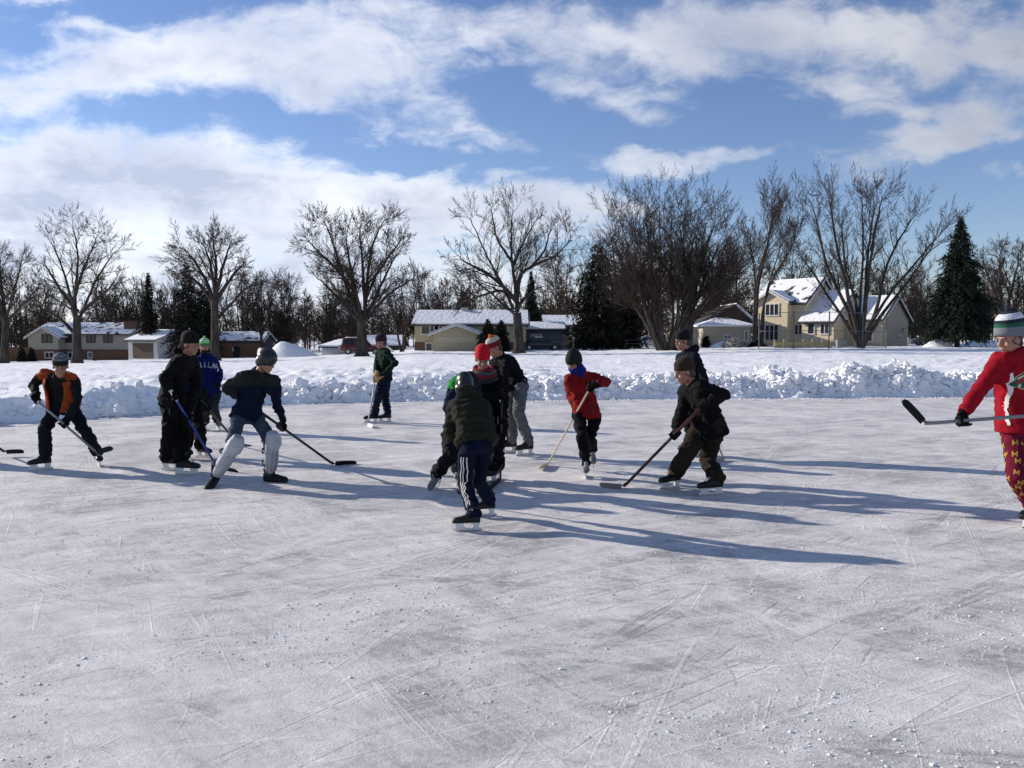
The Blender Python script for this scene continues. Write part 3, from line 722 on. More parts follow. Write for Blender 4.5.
for q in range(4):
    z = N+V((0, 0, .045-.035*q)); rr = .095+.016*q
    mb.tube([z+V((math.cos(a)*rr, math.sin(a)*rr*.9-.02*q, .01*math.sin(a*3+q)-.02*math.sin(-a))) for a in [2*math.pi*i/20 for i in range(21)]], .024, 8)
mb.build('scarf', ms, p['e'], True, [(0, 1, 0, 2)[i//(20*8+2)] for i in range(len(mb.f))])
# 9 blue and green jacket, head hidden
p = person('person in a navy and bright green jacket bent low behind the olive coat', 8.15, .93,
  head=(467.5, 385, -.12), neck=(464, 380, 0), pelvis=(459, 432, .25), shA=(455.5, 383, .0), shB=(475, 384, .05),
  elA=(448, 409, -.1), elB=(476, 412, .1), kneeA=(449.5, 458), kneeB=(462, 458), footA=dict(p=(437.5, 488.5), yaw=-25, pitch=25), footB=dict(p=(458, 484), yaw=0),
  jacket=[C('navy_shell', (0.006, 0.01, 0.03)), C('bright_green_yoke', (0.03, 0.26, 0.04))], trousers=C('black_ski_pants', (0.008, 0.008, 0.009)), hands=(.05, .35), boots=('skate', 'bootgrey'),
  stickdef=dict(top=(459, 430, .10), heel=(482.5, 482), tip=(490, 494), label='grey-bladed hockey stick crossing the upright one at the face-off', blade='greyblade', grip='black'),
  hyaw=70, hpitch=50, hat=hat_simple((0.01, 0.01, 0.01)), seed=9, tbulk=1.1, hk=.9,
  jmatfn=lambda c: 1 if (c.z > 1.04 and c.x < -.46) else 0)
# 10 olive coat, tracksuit trousers, back to the camera
olive = C('olive_coat', (0.017, 0.019, 0.013))
_a = P(476, 443, 6.65); _b = P(468, 399, 6.83)
QUILT = folds(.009, 7, 10, quilt=(_a, (_b-_a).normalized(), .062, .018))
p9 = person('person in olive puffer coat and striped navy tracksuit trousers seen from behind', 6.75, .86,
  head=(464.5, 386, .16), neck=(468, 399, .08), pelvis=(476, 443, -.10), shA=(455, 408, .06), shB=(483.5, 408, .08),
  elA=(450.5, 430, .02), elB=(490, 430, .08), kneeA=(465, 483, .0), kneeB=(478, 482, .12), footA=dict(p=(468, 531), yaw=-88), footB=dict(p=(484, 516.5), yaw=-75),
  jacket=olive, trousers=C('navy_tracksuit', (0.004, 0.007, 0.022)), hands=(.04, .30), hips=((468, 449, -.10), (484, 449, -.02)),
  stickdef=dict(top=(462, 438, .30), heel=(468, 497, 7.45), tip=(456.5, 496, 7.5), label='hockey stick held in front of the player in the olive coat', grip='black'),
  hyaw=190, hpitch=30, hat=None, seed=10, bulk=1.13, tbulk=1.0, hk=1.0, hem=-.02, bend=.05, hood=True, glove='g_black', jfolds=QUILT, tdisp=folds(.010, 6, 10))
h = p9['h']
mb = MB(); h.ell(mb, (0, -.012, .035), (.088, .112, .105), 20, 14); h.ell(mb, (0, -.06, -.02), (.075, .06, .07)); h.ell(mb, (.078, -.005, -.03), (.016, .035, .045)); h.ell(mb, (-.078, -.005, -.03), (.016, .035, .045))
mb.remesh('helmet', M['helmet'], p9['e'], .008, 2)
for i in (0,):
    a, b = p9['H'][0], p9['K'][0]; c = p9['ank'][0]
    for q in (-.017, .0, .017):
        pts = []
        for t in range(0, 41):
            t = t/40; cpt = lerp(a, b, t*2) if t < .5 else lerp(b, c, (t-.5)*2)
            pts.append(cpt)
        mb = MB(); prev = None
        for cpt in pts[4:-3]:
            hit = p9['tb'].ray_cast(cpt-V((.80, .60, 0))*.4+V((-.6, .8, 0))*(.045-q*1.3)*-1, V((.80, .60, 0)), .6)
            if hit[0] is None: prev = None; continue
            c0 = hit[0]+hit[1]*.003; t2 = V((hit[1].y, -hit[1].x, 0)).normalized()*.0045
            cur = (c0-t2, c0+t2)
            if prev: mb.add([prev[0], prev[1], cur[1], cur[0]], [(0, 1, 2, 3)])
            prev = cur
        if mb.f: mb.build('side_stripe', M['whitetape'], p9['tr'], True)
# 11 red jacket
p = person('person in a red jacket, blue neck warmer and dark pointed hat', 9.2, .93,
  head=(574, 361.5, -.08), neck=(579.5, 374, 0), pelvis=(586, 410, .0), shA=(569, 379.5, -.02), shB=(592.5, 377.5, -.02),
  elA=(570.5, 395), elB=(606.5, 382), kneeA=(582, 437), kneeB=(591, 437), footA=dict(p=(586, 477.5), yaw=-5, pitch=0), footB=dict(p=(592, 463), yaw=0, air=.25, pitch=25),
  jacket=C('red_jacket', (0.2, 0.012, 0.012)), trousers=C('black_jeans', (0.006, 0.006, 0.007)), hands=(.555, .10), armpref=(-.02, -.10),
  stickdef=dict(top=(594, 381, -.42), heel=(547, 465.5), tip=(540, 471.5), label='pale wooden hockey stick leaning from the player in the red jacket', shaft='wood', blade='wood', grip='black'),
  hyaw=-35, hpitch=30, hat=None, seed=11, hem=-.20, tbulk=.90, boots=('skate', 'bootgrey'), bulk=.97, hk=1.0)
h = p['h']; hm = mat('dark_knit', (.012, .014, .012), .95, bump=.8, bscale=110)
mb = MB()
mb.loft([(h.w(0, -.01, -.03), h.r*.088, h.f*.095), (h.w(0, -.008, .02), h.r*.092, h.f*.108), (h.w(0, -.01, .06), h.r*.090, h.f*.108), (h.w(0, -.015, .10), h.r*.074, h.f*.088), (h.w(0, -.02, .14), h.r*.045, h.f*.055), (h.w(0, -.03, .168), h.r*.014, h.f*.016)], 20)
hat_ = mb.remesh('hat', hm, p['e'], .008, 2, lambda q, n: -.0 if h.local(q).z > .01 or h.local(q).y < .05 else -.045)
mb = MB(); mb.tube([h.w(0, .0, -.045), h.w(0, .005, -.09), p['N']+p['up']*.02, p['N']-p['up']*.04], [.082, .085, .085, .08], 16); h.ell(mb, (0, .03, -.075), (.07, .078, .05))
mb.remesh('neck_warmer', C('blue_fleece', (0.01, 0.02, 0.16)), p['e'], .009, 2, folds(.006, 14, 3))
# 12 behind, black hat
person('person in dark navy jacket and black hat standing behind the brown beanie', 10.75, 1.0,
  head=(682.5, 341, -.02), neck=(687, 352, 0), pelvis=(692.5, 396, .0), shA=(681, 358.5, .15), shB=(694.5, 357.5, -.18),
  elA=(682, 377, .15), elB=(704, 376, -.2), kneeA=(690, 425), kneeB=(698, 425), footA=dict(p=(687, 455), yaw=-60), footB=dict(p=(696, 456.5), yaw=-50),
  jacket=C('dark_navy_jacket', (0.0091, 0.0105, 0.0175)), trousers=C('black_pants2', (0.006, 0.006, 0.0065)), hands=(.05, .32), armpref=(0, -.1),
  stickdef=dict(top=(697, 396, -.32), heel=(724.5, 460.5), tip=(719, 464.5), label='hockey stick with its blade on the ice to the right of the brown trousers', shaft='greyshaft', blade='greyblade'),
  hyaw=-70, hpitch=10, hat=hat_simple((0.006, 0.006, 0.007)), seed=12, hood=True)
# 13 brown beanie
p = person('person in a black jacket, brown beanie and brown snow trousers leaning left', 8.25, 1.0,
  head=(684.5, 372, -.05), neck=(693, 384.5, 0), pelvis=(707.5, 427, .0), shA=(685.5, 391, .16), shB=(702, 388, -.19),
  elA=(681, 415, .02), elB=(724, 395), kneeA=(683.5, 459), kneeB=(707, 460), footA=dict(p=(671, 489), yaw=-60), footB=dict(p=(711.5, 495.5), yaw=-75), hips=((700, 431, .08), (715, 431, -.08)),
  jacket=C('black_jacket', (0.006, 0.006, 0.0065)), trousers=C('brown_snow_trousers', (0.022, 0.016, 0.011)), hands=(.53, .11), armpref=(-.05, -.1),
  stickdef=dict(top=(712, 396, -.40), heel=(621.5, 489), tip=(599.5, 488.5), label='long hockey stick with dark red shaft and grey blade in front of the brown trousers', shaft='redshaft', blade='greyblade', grip='black'),
  hyaw=-78, hpitch=18, hat=hat_simple((0.0315, 0.0196, 0.0112), low=.01), seed=13, bulk=1.10, tbulk=1.14, legpref=(0, -.05), hem=-.20)
# 14 red hockey jersey, right edge
red = C('hockey_jersey_red', (0.27, 0.007, 0.016)); mar = C('maroon_pants', (0.12, 0.008, 0.025))
p = person('person in a red hockey jersey with crest, maroon printed trousers and striped pompom hat', 6.72, 1.03,
  head=(1009.5, 339.5, -.02), neck=(1018, 353, 0), pelvis=(1021, 424, .0), shA=(999, 361, -.02), shB=(1036, 362, .05),
  elA=(977, 394), elB=(1052, 396), kneeA=(1016.5, 477), kneeB=(1033, 477), footA=dict(p=(1029, 526.5), yaw=-50), footB=dict(p=(1040, 520), yaw=-20), hips=((1014, 431, 0), (1031, 431, .03)),
  jacket=red, trousers=mar, hands=(1.05, .30), armpref=(-.1, -.05), 
  stickdef=dict(top=(1092, 411, -.20), heel=(920, 424, 6.45), tip=(902, 403, 6.45), label='hockey stick held level by the player in the red hockey jersey', shaft='greyshaft'),
  hyaw=-74, hpitch=12, hat=striped([(.16, .17, .19), (.60, .61, .64), (.015, .09, .05), (.012, .02, .035)], [0, 0, 0, 2, 3, 1, 1, 3, 3, 3], pom=mat('navy_wool', (.03, .045, .07), .95, var=.5, vscale=90), top=.25, puff=1.18, low=.02), seed=14, jfolds=folds(.010, 5, 14), tdisp=folds(.010, 6, 14), hem=-.12, bulk=1.10, tbulk=1.02, cuff=.0)
mb = MB(); N = p['N']
mb.loft([(N-p['up']*.02, p['lat']*.085, p['fwd']*.075), (N+p['up']*.045-V((.02, 0, 0)), p['lat']*.072, p['fwd']*.068)], 18)
mb.remesh('collar', C('black_fleece', (0.014, 0.014, 0.0168)), p['e'], .008, 2)
# crest, built as flat twill patches on the jersey
O = P(1020.5, 380, 6.7)
U = p['lat']; W = V((0, 0, 1))
cream = mat('cream_twill', (.62, .55, .32), .7); gr = mat('green_twill', (.010, .09, .055), .7); rdt = mat('dark_red_twill', (.30, .02, .03), .7); ylw = mat('gold_twill', (.42, .23, .04), .7)
head_o = [(-.15, -.035), (-.135, -.01), (-.10, .03), (-.06, .055), (-.03, .085), (.03, .10), (.07, .085), (.10, .09), (.14, .05), (.155, .0), (.14, -.05), (.09, -.075), (.06, -.07), (.03, -.09), (0, -.07), (-.06, -.07), (-.09, -.055), (-.13, -.055)]
def sc(poly, s, dx=0, dy=0): return [(x*s+dx, y*s+dy) for x, y in poly]
c1 = decal('crest', p['jk'], p['jb'], [head_o], O, U, W, cream, .004, .003)
for nm, poly, m_, o_ in [('crest_head', sc(head_o, .93), gr, .006), ('crest_sky', [(-.115, -.02), (-.08, .01), (-.03, .03), (.04, .035), (.08, .0), (.02, .0), (-.03, -.008), (-.09, -.03)], rdt, .009),
                         ('crest_ear', [(-.035, .05), (-.01, .075), (.035, .082), (.06, .06), (.02, .045)], ylw, .009), ('crest_stripe', [(-.10, .012), (-.045, .045), (.0, .04), (-.04, .032), (-.09, .004)], cream, .009),
                         ('crest_star', [(-.088, -.043), (-.075, -.026), (-.062, -.043), (-.075, -.06)], cream, .009)]:
    decal(nm, c1, p['jb'], [poly], O, U, W, m_, .004, o_)
# white panel and piping by the arm
O2 = P(1005, 383, 6.7)
decal('white_panel', p['jk'], p['jb'], [[(-.035, .08), (-.012, .09), (.0, .05), (.006, 0), (.016, -.06), (.004, -.13), (-.006, -.20), (-.008, -.34), (-.020, -.34), (-.020, -.20), (-.010, -.12), (-.012, -.06), (-.03, -.0)]], O2, U, W, M['whitetape'], .004, .004)
# gold printed letters on the trousers
Mp, wd = strokes('M', .032, .028, 0, .010)
Mp = [[(x-wd/2, y-.025) for x, y in q] for q in Mp]
rows = []
rng = random.Random(3); cnt = 0
for leg in (0, 1):
    for i in range(8):
        for a in range(4):
            if rng.random() < .25: continue
            t = (i+.5+.5*(a % 2)+rng.uniform(-.2, .2))/9.5
            c = lerp(p['H'][leg], p['K'][leg], t*2) if t < .5 else lerp(p['K'][leg], p['ank'][leg], (t-.5)*2)
            an = R(a*58-90-90+rng.uniform(-14, 14)); d = V((math.cos(an), math.sin(an), 0))
            uu = V((-d.y, d.x, 0)).normalized(); tl = rng.uniform(-.25, .25)
            uv = (uu*math.cos(tl)+V((0, 0, 1))*math.sin(tl)); 
            h_ = p['tb'].ray_cast(c+d*.3, -d, .4)
            if h_[0] is None: continue
            W_ = V((0, 0, 1))
            o_ = decal('printed_letter', p['tr'], p['tb'], Mp, h_[0], uv, W_, ylw, .005, .003, .05); cnt += 1
# 15 player just outside the left edge, whose stick and shadow are in view
person('person just outside the left edge whose black stick blade enters the picture', 10.3, 1.0,
  head=(-62, 352, 0), neck=(-68, 364, 0), pelvis=(-80, 407, 0), shA=(-80, 371, -.1), shB=(-58, 371, .0),
  elA=(-88, 390), elB=(-52, 392), kneeA=(-90, 434), kneeB=(-66, 434), footA=dict(p=(-98, 464), yaw=60), footB=dict(p=(-62, 461), yaw=70),
  jacket=C('navy_coat', (0.0105, 0.014, 0.028)), trousers=C('black_pants3', (0.006, 0.006, 0.0065)), hands=(.06, .42),
  stickdef=dict(top=(-74, 393, -.25), heel=(7, 454, 10.55), tip=(25, 452.5, 10.6), label='black stick blade entering the picture at the left edge'),
  hyaw=60, hpitch=15, hat=hat_simple((0.01, 0.01, 0.01)), seed=15)
# ------------------------------------------------------------------ terrain, snow bank, ice
EDGE = [(-60, 429), (0, 423), (50, 420), (100, 417), (150, 413), (200, 408), (260, 404.5), (400, 401), (540, 400), (640, 399), (760, 398), (870, 397), (1024, 396.5), (1120, 395.5)]
EP = [G(a, b) for a, b in EDGE]
EX = [-60, -34, -20, -13.5]+[p.x for p in EP]+[24, 60]; EY = [-20, -4, 6, 11.5]+[p.y for p in EP]+[22.2, 23]
def edgeY(x): return float(np.interp(x, EX, EY))
CRX = [-20, G(0, 423).x, G(100, 417).x, G(180, 410).x, G(260, 404).x, G(400, 401).x, G(540, 400).x, G(640, 399).x, G(760, 398).x, G(850, 397).x, G(920, 397).x, G(980, 397).x, G(1060, 396).x, 40]
CRZ = [.45, .50, .54, .48, .46, .46, .55, .58, .58, .82, .86, .66, .60, .6]
FARU = [(-.62, -2.2, 125), (-.32, -1.35, 118), (-.18, -.35, 95), (-.12, .1, 85), (.10, .12, 85), (.3, .55, 92), (.65, .60, 92)]
def far(u):
    us = [f[0] for f in FARU]
    return float(np.interp(u, us, [f[1] for f in FARU])), float(np.interp(u, us, [f[2] for f in FARU]))
def gz(x, y):
    """height of the snow field"""
    if y < 1: return .25
    zh, yh = far(x/y); t = min(1, max(0, (y-26)/(yh-26)))
    z = .25+(zh-.25)*t
    if y > yh: z += -.004*min(y-yh, 300)
    return z
snow = mat('snow', (.90, .895, .885), .75, bump=.45, bscale=5, spec=.25, detail=8)
nt_ = snow.node_tree; b_ = nt_.nodes['Principled BSDF']
b_.inputs['Subsurface Weight'].default_value = .0
us = [i/150*.5-.0 for i in range(0)]
U_ = sorted(set([round(-1.6+i*.04, 4) for i in range(24)]+[round(-.68+i*.0045, 4) for i in range(303)]+[round(.69+i*.04, 4) for i in range(24)]))
Y_ = [9*(1.0145**i) for i in range(250)]; Y_ = [y for y in Y_ if y < 330]+[380, 450, 560, 750, 1100, 1800]
vs = []; fs = []
for y in Y_:
    for u_ in U_:
        x_ = u_*y; e = y-edgeY(x_)
        z = gz(x_, y)
        if e < 1.6: z = lerp(-.08, z, max(0, min(1, (e-.2)/1.4)))
        else:
            q = V((x_, y, 0)); a = 1.0
            if 22 < y < 42 and -12 < x_ < 1.5: a = 2.6*max(0, 1-abs(y-29)/12)+.6
            z += .07*a*noise.noise(q*.5)+.045*a*noise.noise(q*1.7)+.030*a*noise.noise(q*4.3)
            if y < 60 and noise.noise(V((x_*.9, y*.35, 7)))>.22: z -= .06*max(0, noise.noise(V((x_*3.2, y*2.2, 3))))*2
            if 34 < y < 75: # tracks across the field
                z += .10*math.exp(-((y-(41+.05*x_))/.5)**2)-.08*math.exp(-((y-(42.6+.05*x_))/.6)**2)+.1*math.exp(-((y-(58-.04*x_))/.8)**2)
        vs.append((x_, y, z))
n = len(U_)
for j in range(len(Y_)-1):
    for i in range(n-1): a = j*n+i; fs.append((a, a+1, a+n+1, a+n))
meta(mkobj('snow_field', vs, fs, snow), kind='structure')
mb = MB(); mb.add([(-3000, -3000, -4), (3000, -3000, -4), (3000, 3000, -4), (-3000, 3000, -4)], [(0, 1, 2, 3)])
meta(mb.build('ground', snow), kind='structure')
# ploughed bank
def vor(p, s):
    d, _ = noise.voronoi(p*s); return d
def bank_z(x, e):
    c = float(np.interp(x, CRX, CRZ))*(.76+.42*noise.noise(V((x*.8, 0, 1)))+.22*noise.noise(V((x*2.7, 0, 5))))
    e2 = e+.22*noise.noise(V((x*1.3, 3, 3)))+.10*noise.noise(V((x*4, 8, 3)))
    if e2 < 0: p = 0
    elif e2 < 1.15: p = math.sin(e2/1.15*math.pi/2)**1.05
    elif e2 < 1.7: p = 1.0
    else: p = max(0, 1-(e2-1.7)/1.5)**1.3
    b0 = .0 if e < .6 else (.22*min(1, (e-.6)/1.6))
    return max(c*p, 0)+b0*(1-p)*.9, p
X0, X1, st = -16.5, 20.0, .034
nx = int((X1-X0)/st); ny = 96; vs = []
for i in range(nx):
    x_ = X0+i*st; ye = edgeY(x_)
    for j in range(ny):
        e = -.30+j*3.7/(ny-1)
        z, p = bank_z(x_, e); q = V((x_, ye+e, z))
        amp = min(1, p*2.5)*(1.0 if x_ > -6 else .75)
        if e > -.1:
            d1 = vor(q, 2.6); d2 = vor(q+V((3, 1, 2)), 6.0); d3 = noise.noise(q*13)
            dd_ = .17*(d1[1]-d1[0]-.18)+.07*(d2[1]-d2[0]-.1)+.020*d3; lf = .55+.9*max(0, noise.noise(V((x_*.55, e*.8, 2)))+.35); dd_ *= lf*(1 if x_ > -6 else .6); z += amp*dd_+.10*amp*(noise.noise(q*1.1)); push = amp*1.3*dd_*(1 if e < 1.3 else .3)
            z += .02*amp*noise.noise(q*26)
        else: push = 0
        z = max(z, -.03) if e < .1 else z
        if j == 0 or e < -.22: z = -.03
        if e > 3.2: z = min(z, gz(x_, ye+e)-.05*(e-3.2)/.2)
        yy = ye+e+amp*.05*noise.noise(q*5+V((9, 9, 9)))-push
        vs.append((x_+amp*.05*noise.noise(q*5), yy, z))
fs = [(i*ny+j, (i+1)*ny+j, (i+1)*ny+j+1, i*ny+j+1) for i in range(nx-1) for j in range(ny-1)]
mb = MB(); mb.v = [V(v) for v in vs]; mb.f = fs
# loose chunks thrown on the bank
rng = random.Random(11)
ico_v = []; 
def chunk(mb, c, r, sd):
    nu, nv = 9, 6; b0 = len(mb.v); off = V((sd*3.1, sd*1.7, sd))
    sx, sy, sz = r*rng.uniform(.8, 1.3), r*rng.uniform(.8, 1.2), r*rng.uniform(.6, 1.0)
    def f(d):
        k = 1+.55*noise.noise(d*1.6+off)+.2*noise.noise(d*4+off)
        return V((d.x*sx, d.y*sy, d.z*sz))*k+c
    mb.v.append(f(V((0, 0, 1))))
    for j in range(1, nv):
        for k in range(nu):
            th, ph = math.pi*j/nv, 2*math.pi*(k+.5*(j % 2))/nu
            mb.v.append(f(V((math.sin(th)*math.cos(ph), math.sin(th)*math.sin(ph), math.cos(th)))))
    mb.v.append(f(V((0, 0, -1)))); last = len(mb.v)-1
    for k in range(nu):
        mb.f.append((b0, b0+1+k, b0+1+(k+1) % nu)); mb.f.append((last, b0+1+(nv-2)*nu+(k+1) % nu, b0+1+(nv-2)*nu+k))
    for j in range(nv-2):
        for k in range(nu):
            o = b0+1+j*nu; mb.f.append((o+k, o+nu+k, o+nu+(k+1) % nu, o+(k+1) % nu))
for i in range(2600):
    x_ = rng.uniform(-14, 18); e = min(2.9, abs(rng.gauss(.55, .6))-.08)
    if x_ < -5 and rng.random() < .6: continue
    r = rng.uniform(.025, .085)*(rng.uniform(1.6, 2.6) if rng.random() < .08 else 1)
    if e < .15: r *= .55
    z, p = bank_z(x_, e); chunk(mb, V((x_, edgeY(x_)+e, z+r*.35+.04*p)), r, i)
meta(mb.build('snow_bank', snow, smooth=False), kind='structure')
sc_ = MB(); c = G(120.5, 416.5); chunk(sc_, c+V((0, 0, .10)), .13, 3); chunk(sc_, c+V((-.05, .03, .2)), .08, 8)
o = sc_.build('snow_chunk', snow, base=c)
meta(o, 'small lump of snow lying on the ice at the foot of the left snow bank', 'snow lump'); o.location = c
# ice sheet
ice = bpy.data.materials.new('rink_ice'); ice.use_nodes = True; nt2 = ice.node_tree; IN = nt2.nodes; IL = nt2.links; pb_ = IN['Principled BSDF']
def im(op, a, b=None, c=None):
    n = IN.new('ShaderNodeMath'); n.operation = op
    for i, x in enumerate((a, b, c)):
        if x is None: continue
        if isinstance(x, (int, float)): n.inputs[i].default_value = x
        else: IL.new(x, n.inputs[i])
    return n.outputs[0]
itc = IN.new('ShaderNodeTexCoord'); iv = itc.outputs['Object']
def ins(scale, detail=5, rough=.55, rot=0, stretch=(1, 1, 1), dist=0, loc=(0, 0, 0)):
    mp = IN.new('ShaderNodeMapping'); mp.vector_type = 'TEXTURE'; mp.inputs['Rotation'].default_value = (0, 0, R(rot)); mp.inputs['Scale'].default_value = tuple(1/q for q in stretch); mp.inputs['Location'].default_value = loc
    IL.new(iv, mp.inputs[0]); n = IN.new('ShaderNodeTexNoise'); n.inputs['Scale'].default_value = scale; n.inputs['Detail'].default_value = detail; n.inputs['Roughness'].default_value = rough; n.inputs['Distortion'].default_value = dist
    IL.new(mp.outputs[0], n.inputs['Vector']); return n.outputs['Fac']
def ramp(x, a, b):
    m = IN.new('ShaderNodeMapRange'); m.interpolation_type = 'SMOOTHSTEP'; IL.new(x, m.inputs[0]); m.inputs[1].default_value = a; m.inputs[2].default_value = b; return m.outputs[0]
patch = ramp(ins(.9, 9, .72, dist=1.2), .36, .64)                 # snow dust lies in drifts over bare ice
streak = ramp(ins(2.4, 8, .75, 24, (.5, 2.2, 1), .8), .38, .64)
streak2 = ramp(ins(5.5, 7, .75, -48, (.45, 2.2, 1), .8, (4, 2, 0)), .40, .64)
fine = ramp(ins(34, 8, .82, 0, (1, 1, 1), 0), .36, .66)
crumb = ramp(ins(75, 3, .6), .55, .68)
dust = im('ADD', im('ADD', im('MULTIPLY', patch, .38), im('MULTIPLY', streak, .28)), im('ADD', im('MULTIPLY', streak2, .18), im('MULTIPLY', fine, .24)))
# scratches left by skate blades: thin cuts along three headings, broken up, plus arcs
def cuts(rot, sc, thr, w, loc):
    n = ins(sc, 2, .5, rot, (.035, 1, 1), .15, loc)
    d = im('ABSOLUTE', im('SUBTRACT', n, .5))
    line = im('SUBTRACT', 1.0, ramp(d, w*.3, w))
    brk = ramp(ins(1.1, 3, .6, rot, (.5, 2, 1), 0, (loc[1], loc[0], 0)), thr, thr+.06)
    return im('MULTIPLY', line, brk)
C1 = cuts(12, 4.2, .50, .016, (1, 2, 0)); C2 = cuts(-35, 3.6, .52, .014, (5, 3, 0)); C3 = im('MAXIMUM', cuts(68, 3.8, .52, .014, (8, 1, 0)), im('MAXIMUM', cuts(-62, 5.0, .53, .018, (2, 11, 0)), cuts(29, 6.0, .54, .02, (12, 4, 0)))); C4 = im('MAXIMUM', cuts(-8, 4.1, .53, .022, (3, 9, 0)), cuts(52, 5.0, .54, .022, (7, 7, 0))); C5 = im('MAXIMUM', cuts(38, 3.2, .54, .020, (2, 6, 0)), cuts(-20, 6.0, .55, .024, (13, 6, 0)))
sxyz = IN.new('ShaderNodeSeparateXYZ'); IL.new(iv, sxyz.inputs[0]); X_, Yc, _z = sxyz.outputs
wob = im('MULTIPLY', im('SUBTRACT', ins(1.2, 2), .5), .12)
arcs = None; arcd = None; ABRK = ramp(ins(3.0, 5, .7, 20), .38, .62)
rg = random.Random(21)
AR = []
for (pa, pb, bulge, w, dk) in [((600, 605), (920, 655), .5, .020, 1), ((745, 612), (772, 640), .2, .022, 1), ((800, 660), (795, 715), .2, .022, 1), ((100, 590), (160, 665), -.15, .008, 0), ((190, 690), (175, 740), .1, .008, 0),
                               ((520, 660), (760, 740), -.25, .018, 1), ((640, 690), (1000, 740), .2, .012, 0), ((30, 690), (60, 640), .2, .007, 0), ((800, 580), (860, 610), .2, .008, 0), ((150, 700), (300, 768), .25, .03, 1), ((400, 700), (300, 620), .2, .010, 0),
                               ((560, 560), (640, 590), .3, .012, 1), ((880, 600), (1010, 690), -.3, .010, 0), ((450, 745), (700, 700), .2, .010, 0), ((240, 520), (330, 500), .2, .02, 1), ((700, 645), (740, 700), .2, .012, 1)]:
    A_, B_ = G(*pa), G(*pb); ch = (B_-A_).length; mid = (A_+B_)/2; nrm = V((-(B_-A_).y, (B_-A_).x, 0)).normalized()
    sag = bulge*ch*.5+1e-3; rad = (ch*ch/4+sag*sag)/(2*abs(sag)); cen = mid-nrm*math.copysign(rad-abs(sag), sag)*1
    dx = im('SUBTRACT', im('ADD', X_, wob), cen.x); dy = im('SUBTRACT', Yc, cen.y)
    dist = im('ABSOLUTE', im('SUBTRACT', im('SQRT', im('ADD', im('MULTIPLY', dx, dx), im('MULTIPLY', dy, dy))), rad))
    ln = im('SUBTRACT', 1.0, ramp(dist, w*.25, w))
    mx_ = im('SUBTRACT', X_, mid.x); my_ = im('SUBTRACT', Yc, mid.y)
    near = im('SUBTRACT', 1.0, ramp(im('SQRT', im('ADD', im('MULTIPLY', mx_, mx_), im('MULTIPLY', my_, my_))), ch*.42, ch*.55))
    ln = im('MULTIPLY', im('MULTIPLY', ln, near), ABRK)
    if dk: arcd = ln if arcd is None else im('MAXIMUM', arcd, ln)
    else: arcs = ln if arcs is None else im('MAXIMUM', arcs, ln)
wcut = im('MAXIMUM', im('MAXIMUM', C1, C2), im('MAXIMUM', C3, arcs)); dcut = im('MAXIMUM', im('MAXIMUM', C4, C5), arcd)
d1 = im('SUBTRACT', im('ADD', im('ADD', dust, im('MULTIPLY', wcut, .12)), im('MULTIPLY', crumb, .22)), im('MULTIPLY', dcut, .18))
icr = IN.new('ShaderNodeValToRGB'); IL.new(d1, icr.inputs[0]); e = icr.color_ramp.elements
e[0].position = .14; e[0].color = (.42, .395, .38, 1); e[1].position = .88; e[1].color = (.90, .865, .83, 1)
ne = e.new(.42); ne.color = (.66, .635, .61, 1)
IL.new(icr.outputs[0], pb_.inputs['Base Color'])
rr_ = IN.new('ShaderNodeMapRange'); IL.new(d1, rr_.inputs[0]); rr_.inputs[1].default_value = .15; rr_.inputs[2].default_value = .6; rr_.inputs[3].default_value = .38; rr_.inputs[4].default_value = .8
IL.new(rr_.outputs[0], pb_.inputs['Roughness']); pb_.inputs['Specular IOR Level'].default_value = .35
hgt = im('ADD', im('ADD', im('MULTIPLY', fine, .5), im('MULTIPLY', crumb, 1.0)), im('SUBTRACT', im('MULTIPLY', wcut, .5), im('MULTIPLY', dcut, .6)))
hgt = im('ADD', hgt, im('MULTIPLY', ins(9, 8, .75), 2.2))
bp_ = IN.new('ShaderNodeBump'); bp_.inputs['Strength'].default_value = .6; bp_.inputs['Distance'].default_value = .012; IL.new(hgt, bp_.inputs['Height']); IL.new(bp_.outputs[0], pb_.inputs['Normal'])
xs = [-60+i*1.5 for i in range(81)]
top = [(x_, edgeY(x_)+.35, 0) for x_ in xs]; bot = [(x_, min(-25, edgeY(x_)-1), 0) for x_ in xs]
mb = MB(); nn = len(xs); mb.v = [V(p) for p in bot+top]; mb.f = [(i, i+1, nn+i+1, nn+i) for i in range(nn-1)]
meta(mb.build('ice_rink', ice), kind='structure')
# shavings and crumbs of snow lying on the ice
mb = MB(); rng = random.Random(5)
def crumb_at(x_, y, r):
    b0 = len(mb.v); n = 5
    a0 = rng.uniform(0, 6.3)
    for k in range(n):
        a = a0+2*math.pi*k/n; rr = r*rng.uniform(.6, 1.3); mb.v.append(V((x_+math.cos(a)*rr*1.3, y+math.sin(a)*rr, .0006)))
    for k in range(n):
        a = a0+.3+2*math.pi*k/n; rr = r*rng.uniform(.3, .7); mb.v.append(V((x_+math.cos(a)*rr, y+math.sin(a)*rr, r*rng.uniform(.35, .8))))
    for k in range(n): k2 = (k+1) % n; mb.f.append((b0+k, b0+k2, b0+n+k2, b0+n+k))
    mb.f.append(tuple(b0+n+k for k in range(n)))
cnt = 0
while cnt < 14000:
    py = 768-(768-430)*rng.random()**.75*1.0; px = rng.uniform(-60, 1084); p_ = G(px, py+10)
    dd = noise.noise(V((p_.x*.8, p_.y*.8, 2)))+.5*noise.noise(V((p_.x*2.6, p_.y*2.6, 4)))
    if rng.random() > .28+dd*1.5: continue
    r = .0022*math.exp(rng.gauss(0, .6))
    crumb_at(p_.x, p_.y, min(r, .011)); cnt += 1
